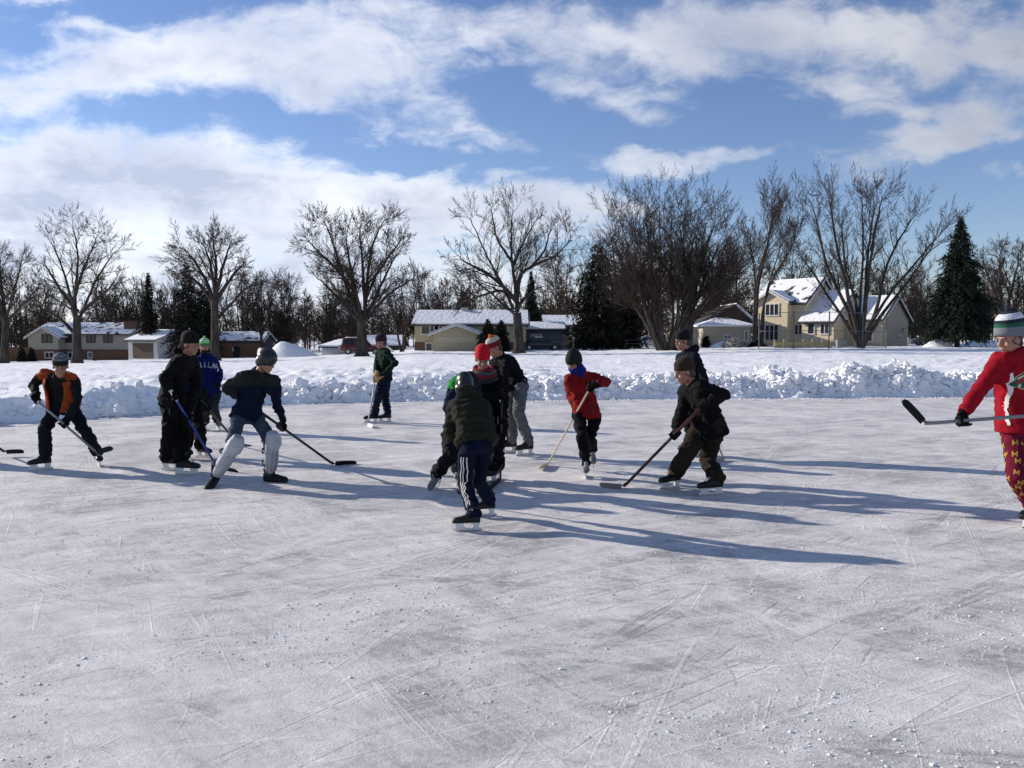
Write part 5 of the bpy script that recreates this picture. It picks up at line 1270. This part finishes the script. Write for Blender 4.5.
# bay with its own gable facing front: ridge runs along -q
cb_ = c3-r_*1.7-q_*1.0
block(e, cb_-r_*4.2, -q_, r_, 4.5, 4.2, z0, hz(301, 92), hz(291.5, 93), cream_s, ov=.35)
fo_ = -q_
for (s, z, w, h, n) in [(1.9, hz(309, 92), 1.7, 1.35, 3), (1.9, hz(332.5, 92), 1.7, 1.8, 3)]: window(e, cb_-r_*s, r_, fo_, z, w, h, n)
window(e, c3-r_*.85, r_, fo_, hz(329.5, 92), .95, 1.2, 2); window(e, cb_-r_*3.55, r_, fo_, hz(334, 94), .9, 2.1, 2, name='patio_door')
window(e, c2-r_*1.0, r_, fo_, hz(328.5, 89.5), 1.0, 1.2, 2); window(e, c2-r_*2.6, r_, fo_, hz(328.5, 90), .8, 1.2, 1)
window(e, c1-r_*1.4, r_, fo_, hz(334, 88), .8, 1.6, 1, name='side_door')
window(e, c1+q_*4.3, q_, r_, hz(338, 88), .5, .5, 1)
mb = MB(); p0 = c3-r_*4.2+q_*3.9; mb.box(p0+Zv*(hz(279, 95)+.2), r_*.35, q_*.35, Zv*.6); mb.build('roof_vent', darktrim, e)
mb = MB(); a_ = XY(841, 86); mb.bx(a_.x-.5, a_.x+.5, a_.y-.4, a_.y+.4, .3, 1.25); o = mb.build('air_conditioner', mat('ac_grey', (.22, .22, .21), .6, var=.2), base=a_); o.location = a_
mb2 = MB(); mb2.tube([a_+Zv*1.255, a_+Zv*1.30], [.36, .34], 16); g_ = mb2.build('fan_grille', darktrim, o, base=a_)
meta(o, 'grey air conditioning box beside the middle wing of the cream house', 'air conditioner')
# grey garage with hipped snow roof and brown gable behind
e = empty('house', XY(728, 92)+Zv*.4, 'low grey garage house with snow on its hipped roof and a brown gable behind', 'house')
gl, gr_ = XY(704.5, 88), XY(751, 88); y0 = gl.y
mb = MB(); mb.bx(gl.x, gr_.x, y0, y0+7, -.2, hz(326.5, 88)); mb.build('wall', tan_s, e)
ze_ = hz(326.5, 88)
mb = MB(); xl, xr = gl.x-.5, gr_.x+.4; xm = XY(722, 88).x
mb.add([V((xl, y0-.5, ze_)), V((xr, y0-.5, ze_)), V((xr, y0+7.4, ze_)), V((xl, y0+7.4, ze_)), V((xl, y0-.5, ze_+.18)), V((xr, y0-.5, ze_+.18)), V((xr, y0+7.4, ze_+.18)), V((xl, y0+7.4, ze_+.18)), V((xm, y0+2.6, ze_+1.05)), V((xm+1.2, y0+2.8, ze_+1.05))],
       [(0, 3, 2, 1), (0, 1, 5, 4), (1, 2, 6, 5), (2, 3, 7, 6), (3, 0, 4, 7), (4, 5, 9, 8), (5, 6, 9), (6, 7, 8, 9), (7, 4, 8)])
ro = mb.build('roof', roofsnow, e)
window(e, XY(727.5, 88)-V((0, .0, 0)), V((1, 0, 0)), V((0, -1, 0)), hz(337, 88), .8, .45, 2)
window(e, XY(746, 88), V((1, 0, 0)), V((0, -1, 0)), hz(336, 88), .35, 1.1, 1, name='light_panel')
mb = MB(); ax, bx_ = XY(706, 91).x, XY(753, 91).x; pk = XY(735, 91).x; yb = 91
mb.prism([(ax, yb, 2.0), (bx_, yb, 2.0), (bx_, yb, hz(323, 91)), (pk, yb, hz(306, 91)), (ax, yb, hz(323, 91))], (0, 7, 0)); mb.build('brown_gable', brown_s, e)
mb = MB(); mb.prism([(pk, yb-.5, hz(306, 91)+.02), (bx_+.4, yb-.5, hz(324.5, 91)), (bx_+.4, yb-.5, hz(324.5, 91)+.3), (pk, yb-.5, hz(306, 91)+.32)], (0, 8, 0)); mb.build('roof', roofsnow, e)
mb = MB(); mb.prism([(pk, yb-.5, hz(306, 91)+.02), (ax-.4, yb-.5, hz(324.5, 91)), (ax-.4, yb-.5, hz(324.5, 91)+.2), (pk, yb-.5, hz(306, 91)+.22)], (0, 8, 0)); mb.build('roof', shing, e)
# pale yellow house, centre: main block behind a forward garage gable
def front(a): a = R(a); return V((math.cos(a), math.sin(a), 0)), V((-math.sin(a), math.cos(a), 0))
e = empty('house', XY(470, 88)+Zv*.1, 'pale yellow split-level house with a snowy roof and forward garage gable, centre left', 'house')
fx, fy = V((1, 0, 0)), V((0, 1, 0)); cA = XY(526, 90)
# main: ridge along x, right end wall at px 526
L_ = XY(526, 88).x-XY(414.7, 88).x
cm = V((XY(526, 88).x, 88, 0)); block(e, cm, fx, fy, L_, 8.5, -.6, hz(324.5, 88), hz(313, 92), yell_s, ov=.6, snow_t=.22, snowm=roofsnow, base=(hz(342, 88), brick))
window(e, XY(430, 88), fx, -fy, hz(330, 88), 1.9, .95, 2); window(e, XY(438.5, 88), fx, -fy, hz(330, 88), .9, .95, 1); window(e, XY(429, 88)-V((0, .03, 0)), fx, -fy, hz(347, 88), .7, .9, 1); window(e, XY(504, 88), fx, -fy, hz(329, 88), .8, .9, 1); window(e, XY(517, 88), fx, -fy, hz(330, 88), .7, .9, 1)
cg_ = V((XY(433, 83).x, 83, 0)); block(e, cg_, -fy, fx, 5.2, XY(480, 83).x-XY(433, 83).x, -.6, hz(334, 83), hz(325.5, 83), yell_s, ov=.5, snow_t=.12)
mb = MB(); mb.box(XY(457, 83)+Zv*hz(339.5, 83)-fy*.03, fx*1.9, fy*.02, Zv*.25); mb.build('shutter_panel', siding('light_panel_siding', (.50, .45, .32)), e)
mb = MB(); c_ = XY(465, 92); mb.bx(c_.x-.35, c_.x+.35, 91.6, 92.4, hz(316, 92), hz(309, 92)); mb.bx(c_.x-.42, c_.x+.42, 91.5, 92.5, hz(309, 92), hz(309, 92)+.15); mb.build('chimney', white_s, e)
# small blue-grey building
e = empty('shed', XY(545, 94)+Zv*.1, 'small blue-grey building with a snowy roof just right of the yellow house', 'shed')
cs_ = V((XY(563, 96).x, 96, 0)); block(e, cs_, fx, fy, XY(563, 96).x-XY(524, 96).x, 5, -.6, hz(330, 96), hz(324, 98), blue_s, ov=.4)
window(e, XY(536, 96), fx, -fy, hz(338, 96), 1.2, .8, 2)
# distant beige house behind the central evergreens
e = empty('house', XY(585, 112)+Zv*0, 'distant beige house partly hidden behind the dark central evergreens', 'house')
cs_ = V((XY(606, 112).x, 112, 0)); block(e, cs_, fx, fy, XY(606, 112).x-XY(545, 112).x, 8, -1, hz(325.5, 112), hz(317, 115), beige_s, ov=.5)
for px in (556, 566, 589, 598): window(e, XY(px, 112), fx, -fy, hz(331, 112), .9, 1.1, 1, darktrim)
# left long pale house
e = empty('house', XY(85, 125)+Zv*-1.9, 'long pale split-level house with brick base and chimney at the far left', 'house')
cm = V((XY(131, 128).x, 128, 0)); block(e, cm, fx, fy, XY(131, 128).x-XY(34, 128).x, 9, -3, hz(334, 128), hz(324.5, 132), beige_s, ov=.6, snowm=patchy, base=(hz(349.5, 128), brick), snow_t=.22)
cgl = V((XY(28, 126).x, 126, 0)); block(e, cgl, -fy, fx, 3, XY(58, 126).x-XY(28, 126).x, -3, hz(337, 126), hz(328, 126), beige_s, ov=.5, base=(hz(349.5, 126), brick))
for px in (67.5, 91, 108): window(e, XY(px, 128), fx, -fy, hz(338.5, 128), 1.3, 1.2, 2, darktrim)
window(e, XY(47, 126), fx, -fy, hz(338.5, 126), 1.5, 1.2, 2, darktrim)
for px in (72, 92, 108): window(e, XY(px, 128)-fy*.05, fx, -fy, hz(355, 128), 1.3, .9, 2)
window(e, XY(49, 126)-fy*.05, fx, -fy, hz(355, 126), 1.3, .9, 2)
mb = MB(); c_ = XY(133.5, 130); mb.bx(c_.x-1.1, c_.x+.9, 129.2, 130.6, hz(340, 130), hz(322.5, 130)); mb.bx(c_.x-1.2, c_.x+1.0, 129.1, 130.7, hz(322.5, 130), hz(322, 130)+.1); mb.build('chimney', brick, e)
e = empty('garage', XY(155, 120)+Zv*-1.9, 'low garage wing with snow roof and white end wall beside the long pale house', 'garage')
cgw = V((XY(157, 118).x, 118, 0)); thg = R(30); rg_ = V((math.cos(thg), -math.sin(thg), 0)); qg_ = V((math.sin(thg), math.cos(thg), 0))
block(e, cgw, rg_, qg_, 6.6, 7.6, -3, hz(340.5, 118), hz(331.5, 121), white_s, ov=.5, snow_t=.2)
mb = MB(); mb.box(cgw-rg_*3.2-qg_*.04+Zv*hz(351, 118), rg_*2.3, qg_*.03, Zv*1.1); mb.build('garage_door', brown_s, e)
# low white garage in the middle left
e = empty('garage', XY(335, 100)+Zv*-.9, 'small low white garage with a thick snow roof behind the red car', 'garage')
cgw = V((XY(338, 100).x, 100, 0)); block(e, cgw, rg_, qg_, 2.6, 6.8, -2.5, hz(347.5, 100), hz(342, 102), white_s, ov=.4, snow_t=.22)
e = empty('garage', XY(392, 104)+Zv*-.9, 'second low garage roof under snow behind the green jacket player', 'garage')
cgw = V((XY(400, 104).x, 104, 0)); block(e, cgw, fx, fy, 5.5, 6, -2.5, hz(346, 104), hz(338, 107), greyw, ov=.4, snow_t=.25)
# dark building with snow roof behind the fence
e = empty('shed', XY(240, 122)+Zv*-1.5, 'dark low building with a patch of roof snow behind the cedar board fence', 'shed')
cgw = V((XY(262, 122).x, 122, 0)); block(e, cgw, fx, fy, 6.5, 6, -3, hz(341, 122), hz(333.5, 125), darktrim, ov=.4, snow_t=.2, snowm=patchy)
# board fences
def fence(label, pxa, pxb, Y, ztop, m, nb=None):
    a, b = XY(pxa, Y), XY(pxb, Y); g = min(gz(a.x, a.y), gz(b.x, b.y))-.2; base = (a+b)/2; base.z = g
    e = empty('board_fence', base, label, 'fence', 'board fences'); L = (b-a).length; n = max(6, int(L/.16)); d = (b-a)/n; u_ = d.normalized()
    mb = MB(); rng = random.Random(int(pxa))
    for i in range(n): mb.box(a+d*(i+.5)+Zv*((g+ztop)/2+rng.uniform(-.02, .02)), d*.46, V((0, .012+rng.uniform(0, .004), 0)), Zv*((ztop-g)/2))
    mb.build('boards', m, e)
    for z in (g+.5, ztop-.3):
        rb = MB(); rb.box((a+b)/2+Zv*z+V((0, .045, 0)), (b-a)/2, V((0, .025, 0)), Zv*.05); rb.build('rail', m, e)
    k = max(2, int(L/2.4)+1)
    for i in range(k):
        pb = MB(); c_ = a.lerp(b, i/(k-1)); pb.box(c_+Zv*((g+ztop)/2+.04)+V((0, .12, 0)), u_*.05, V((0, .05, 0)), Zv*((ztop-g)/2)); pb.build('post', m, e)
fence('orange-brown board fence in front of the long pale house', 92, 127, 112, hz(351.5, 112), orangew)
fence('orange-brown board fence between the blue jersey and the helmet', 220, 259, 112, hz(343.5, 112), orangew)
fence('dull brown board fence at the far left edge', -20, 30, 122, hz(347, 122), orangew)
fence('grey-brown board fence behind the red jacket player', 553, 625, 102, hz(336.5, 102), greyw)
# snow mounds
def mound(label, px, pyb, pxw, pyt, Y, seed, skew=0):
    B = P(px, pyb, Y); B.z = gz(B.x, B.y); Hh = hz(pyt, Y)-B.z; W_ = pxw/2/F*Y; mb = MB(); n, m = 40, 24
    for j in range(m):
        for i in range(n):
            a = 2*math.pi*i/n; rr = j/(m-1); prof = math.cos(rr*math.pi/2)**1.5; x_ = math.cos(a)*rr; y = math.sin(a)*rr
            z = Hh*prof*(1+.18*noise.noise(V((x_*2+seed, y*2, 0))))+.05*noise.noise(V((x_*9, y*9, seed)))
            mb.v.append(B+V((x_*W_-skew*W_*prof, y*W_*.7, z-.12)))
    for j in range(m-1):
        for i in range(n): i2 = (i+1) % n; mb.f.append((j*n+i, (j+1)*n+i, (j+1)*n+i2, j*n+i2))
    o = mb.build('snow_mound', snow, None, True, base=B); o.location = B; meta(o, label, 'snow mound', 'heaped snow by the houses')
mound('large smooth mound of snow rising behind the helmeted player', 292, 357, 66, 341, 96, 1, .15)
mound('low heap of snow left of the cream house', 722, 348, 32, 340, 86, 2)
mound('heap of snow right of the cream garage, before the spruce', 938, 346, 40, 338.5, 84, 3)
mound('long heap of snow behind the striped hat player', 984, 346, 60, 338, 90, 4)
mound('small heap of snow beside the dark red car', 385, 353, 26, 345, 90, 5)
# snow-covered round bush
B = P(735, 348, 84); B.z = gz(B.x, B.y); mb = MB(); rng = random.Random(4)
for i in range(500):
    d = rdir(rng); d.z = abs(d.z); c_ = B+V((d.x*1.15, d.y*1.0, d.z*.9)); s_ = rdir(rng)*.06; mb.add([c_-s_, c_+s_, c_+d*.25], [(0, 1, 2)])
mb.ball(B+Zv*.25, (1.05, 0, 0), (0, .95, 0), (0, 0, .62)); o = mb.build('bush', mat('frosted_bush', (.30, .29, .28), .9, var=.5, vscale=4), base=B); o.location = B; meta(o, 'grey round bush dusted with snow in front of the grey garage', 'bush')
# cars
paints = dict(red=mat('dark_red_paint', (.11, .012, .012), .3, spec=.6), silver=mat('silver_paint', (.42, .43, .44), .3, metal=.4), white=mat('white_paint', (.7, .7, .7), .35), darkc=mat('dark_paint', (.02, .022, .025), .3, spec=.6))
tyre = mat('tyre', (.02, .02, .02), .9); rimm = mat('rim', (.35, .35, .36), .4, metal=.8); lampm = mat('lamp_lens', (.5, .45, .4), .2)
def car(label, px, Y, yaw, paint, suv=False):
    g = XY(px, Y); g.z = gz(g.x, g.y); a = R(yaw); f = V((math.cos(a), math.sin(a), 0)); s = V((-math.sin(a), math.cos(a), 0))
    e = empty('parked_car', g, label, 'car', 'cars parked by the houses'); w = lambda x, y, z: g+f*x+s*y+Zv*z
    H_ = 1.75 if suv else 1.42
    low = [(-2.2, .32), (-2.25, .8), (-2.1, .98), (-1.0, 1.0), (.9, 1.0), (1.9, .86), (2.2, .72), (2.25, .35)]
    mb = MB(); secs = []
    for x_, hw in [(-2.25, .70), (-2.1, .86), (-1.2, .90), (0, .91), (1.2, .90), (2.0, .84), (2.25, .66)]:
        zt = np.interp(x_, [-2.25, -2.0, -.9, .9, 1.9, 2.25], [.85, .98 if not suv else 1.1, 1.0, 1.0, .88, .70]); zb = .30
        secs.append((w(x_, 0, (zt+zb)/2), s*hw, Zv*((zt-zb)/2)))
    mb.loft(secs, 20, 4.5); bo = mb.build('body', paints[paint], e, True)
    mb = MB(); x0, x1, xt0, xt1 = (-2.1, 1.0, -1.9, .35) if suv else (-1.7, 1.05, -1.0, .35)
    mb.loft([(w((x0+x1)/2, 0, .94), f*((x1-x0)/2), s*.82), (w((xt0+xt1)/2, 0, H_-.06), f*((xt1-xt0)/2), s*.64), (w((xt0+xt1)/2, 0, H_), f*((xt1-xt0)/2*.9), s*.56)], 24, 6); ca = mb.build('cabin', paints[paint], e, True)
    for sy in (-1, 1):
        for (a0, a1, b0, b1) in [(x0+.25, (x0+x1)/2-.08, xt0+.12, (xt0+xt1)/2-.05), ((x0+x1)/2+.05, x1-.22, (xt0+xt1)/2+.05, xt1-.05)]:
            mb = MB(); z1_, z2_ = 1.03, H_-.14; y1_, y2_ = .80*sy, .675*sy
            mb.prism([w(a0, y1_, z1_), w(a1, y1_, z1_), w(b1, y2_, z2_), w(b0, y2_, z2_)], s*sy*.03); mb.build('side_window', glass, ca)
    for (xb, xt_, sg) in ((x1, xt1, 1), (x0, xt0, -1)):
        mb = MB(); mb.prism([w(xb-.07*sg, -.66, 1.02), w(xb-.07*sg, .66, 1.02), w(xt_+.02*sg, .54, H_-.13), w(xt_+.02*sg, -.54, H_-.13)], (f*sg*.5+Zv*.4)*.06); mb.build('windscreen' if sg > 0 else 'rear_window', glass, ca)
    for x_ in (-1.4, 1.4):
        for sy in (-1, 1):
            c_ = w(x_, .86*sy, .33); mb = MB(); mb.tube([c_-s*.11, c_-s*.10, c_+s*.10, c_+s*.11], [.30, .33, .33, .30], 20); wh = mb.build('wheel', tyre, e, True)
            mb = MB(); mb.tube([c_-s*.118, c_+s*.118], .19, 12); mb.build('rim', rimm, wh)
    for sy in (-1, 1):
        mb = MB(); mb.ball(w(2.17, .62*sy, .68), f*.08, s*.16, Zv*.08); mb.build('headlight', lampm, bo, True)
        mb = MB(); mb.ball(w(-2.2, .66*sy, .82), f*.05, s*.12, Zv*.10); mb.build('tail_light', paints['red'], bo, True)
    mb = MB(); secs = [(w((xt0+xt1)/2, 0, H_+.0), f*((xt1-xt0)/2*.88), s*.55), (w((xt0+xt1)/2, 0, H_+.09), f*((xt1-xt0)/2*.7), s*.45)]; mb.loft(secs, 20, 3); mb.build('snow_cover', roofsnow, ca, True)
car('dark red sport utility car parked behind the trunk of the rounded tree', 362, 86, 8, 'red', True)
car('silver car parked left of the cream house behind a low shrub', 744, 90, 10, 'silver')
car('light car glimpsed behind the black hat at the foot of the many-stemmed tree', 650, 104, 5, 'silver')
car('white van-like car just left of the trunks of the many-stemmed tree', 661, 108, 80, 'white', True)
car('dark car in front of the small blue-grey building', 541, 90, 5, 'darkc')
car('car half buried behind the snow heap at the right of the cream garage', 934, 93, 170, 'silver')
# backstop fence posts
galv = mat('galvanised', (.16, .17, .17), .6, metal=.3)
e = empty('chain_link_backstop', XY(825, 74)+Zv*gz(XY(825, 74).x, 74), 'tall thin chain-link backstop fence with posts in front of the cream house', 'fence')
fp = [(759, 76.5), (793.5, 73.5), (829, 72), (862.5, 72.8), (886, 76)]; tops = [314, 312, 312, 313, 316]
PP = []
for (px, Y), tp in zip(fp, tops):
    b_ = XY(px, Y); g = gz(b_.x, b_.y); zt = hz(tp, Y); PP.append((b_, g, zt)); mb = MB(); mb.tube([b_+Zv*(g-.2), b_+Zv*zt], .055, 8); mb.ball(b_+Zv*zt, (.08, 0, 0), (0, .08, 0), (0, 0, .08), 8, 6); mb.build('post', galv, e, True)
for i in range(4):
    (a, ga, za), (b, gb, zb) = PP[i], PP[i+1]
    for t in (1.0, .5, .05):
        mb = MB(); mb.tube([a+Zv*lerp(ga, za, t), b+Zv*lerp(gb, zb, t)], .028 if t > .1 else .022, 6); mb.build('rail', galv, e, True)
    mb = MB(); L = (b-a).length; hh = min(za-ga, zb-gb); n = int((L+hh)/.30)
    for k in range(n):
        for sg in (0, 1):
            s0 = k*.30; x0, z_0 = (s0, 0) if s0 <= L else (L, s0-L); x1, z_1 = (s0-hh, hh) if s0 >= hh else (0, s0)
            if sg: x0, x1 = L-x0, L-x1
            u_ = (b-a)/L; g_ = lerp(ga, gb, .5); mb.tube([a+u_*x0+Zv*(g_+z_0), a+u_*x1+Zv*(g_+z_1)], .0022, 3, False)
    mb.build('wire_mesh', galv, e)
# low yellow plank rail before the bay
e = empty('plank_barrier', XY(802, 80)+Zv*gz(XY(802, 80).x, 80), 'low yellow plank barrier on short posts in front of the cream house', 'barrier'); yw = mat('yellow_planks', (.40, .33, .14), .8, var=.2)
a, b = XY(775, 79), XY(832, 80); g = gz(a.x, a.y)
mb = MB(); mb.box((a+b)/2+Zv*(hz(343.8, 79.5)), (b-a)/2, V((0, .04, 0)), Zv*.14); mb.build('plank', yw, e); mb = MB(); mb.box((a+b)/2+Zv*(hz(347, 79.5)), (b-a)/2, V((0, .03, 0)), Zv*.09); mb.build('plank', yw, e)
for i in range(7):
    c_ = a.lerp(b, i/6); mb = MB(); mb.box(c_+Zv*(g+.3)+V((0, .1, 0)), V((.05, 0, 0)), V((0, .05, 0)), Zv*.55); mb.build('post', yw, e)
# play frame, bin, slide near the foot of the trees
e = empty('picnic_table', XY(636, 90)+Zv*gz(XY(636, 90).x, 90), 'dark wooden picnic table on the snow left of the many-stemmed tree', 'table'); g = gz(XY(636, 90).x, 90)
c_ = XY(636, 90); mb = MB(); mb.box(c_+Zv*(g+1.0), V((1.2, 0, 0)), V((0, .4, 0)), Zv*.04); mb.build('tabletop', darktrim, e)
for sy in (-1, 1): mb = MB(); mb.box(c_+Zv*(g+.62)+V((0, .75*sy, 0)), V((1.2, 0, 0)), V((0, .14, 0)), Zv*.035); mb.build('bench', darktrim, e)
for sx in (-1, 1):
    for sy in (-1, 1): mb = MB(); mb.tube([c_+V((sx*.9, sy*.15, g+1.0)), c_+V((sx*1.35, sy*.75, g-.1))], .07, 6); mb.build('leg', darktrim, e)
e = empty('snow_fence_post', XY(573.5, 50)+Zv*gz(XY(573.5, 50).x, 50), 'thin dark stake standing in the snow above the pointed hat', 'stake'); c_ = XY(573.5, 70); 
mb = MB(); c_ = XY(573.5, 50); mb.tube([c_+Zv*(gz(c_.x, 50)-.1), c_+Zv*hz(337, 50)], .02, 6); mb.build('stake', darktrim, e, True); mb = MB(); mb.bx(c_.x-.05, c_.x+.05, 49.97, 50.0-.021, hz(339, 50), hz(337, 50)); mb.build('reflector', M['padg'], e)
e = empty('waste_bin', XY(236, 108)+Zv*gz(XY(236, 108).x, 108), 'dark round bin in front of the cedar board fence left of the helmet', 'bin'); c_ = XY(236, 108); g = gz(c_.x, 108)
mb = MB(); mb.tube([c_+Zv*g, c_+Zv*(g+1.3)], [.42, .5], 16); mb.build('barrel', M['black'], e, True); mb = MB(); mb.tube([c_+Zv*(g+1.3), c_+Zv*(g+1.36), c_+Zv*(g+1.6)], [.54, .54, .2], 16); mb.build('lid', M['black'], e, True)
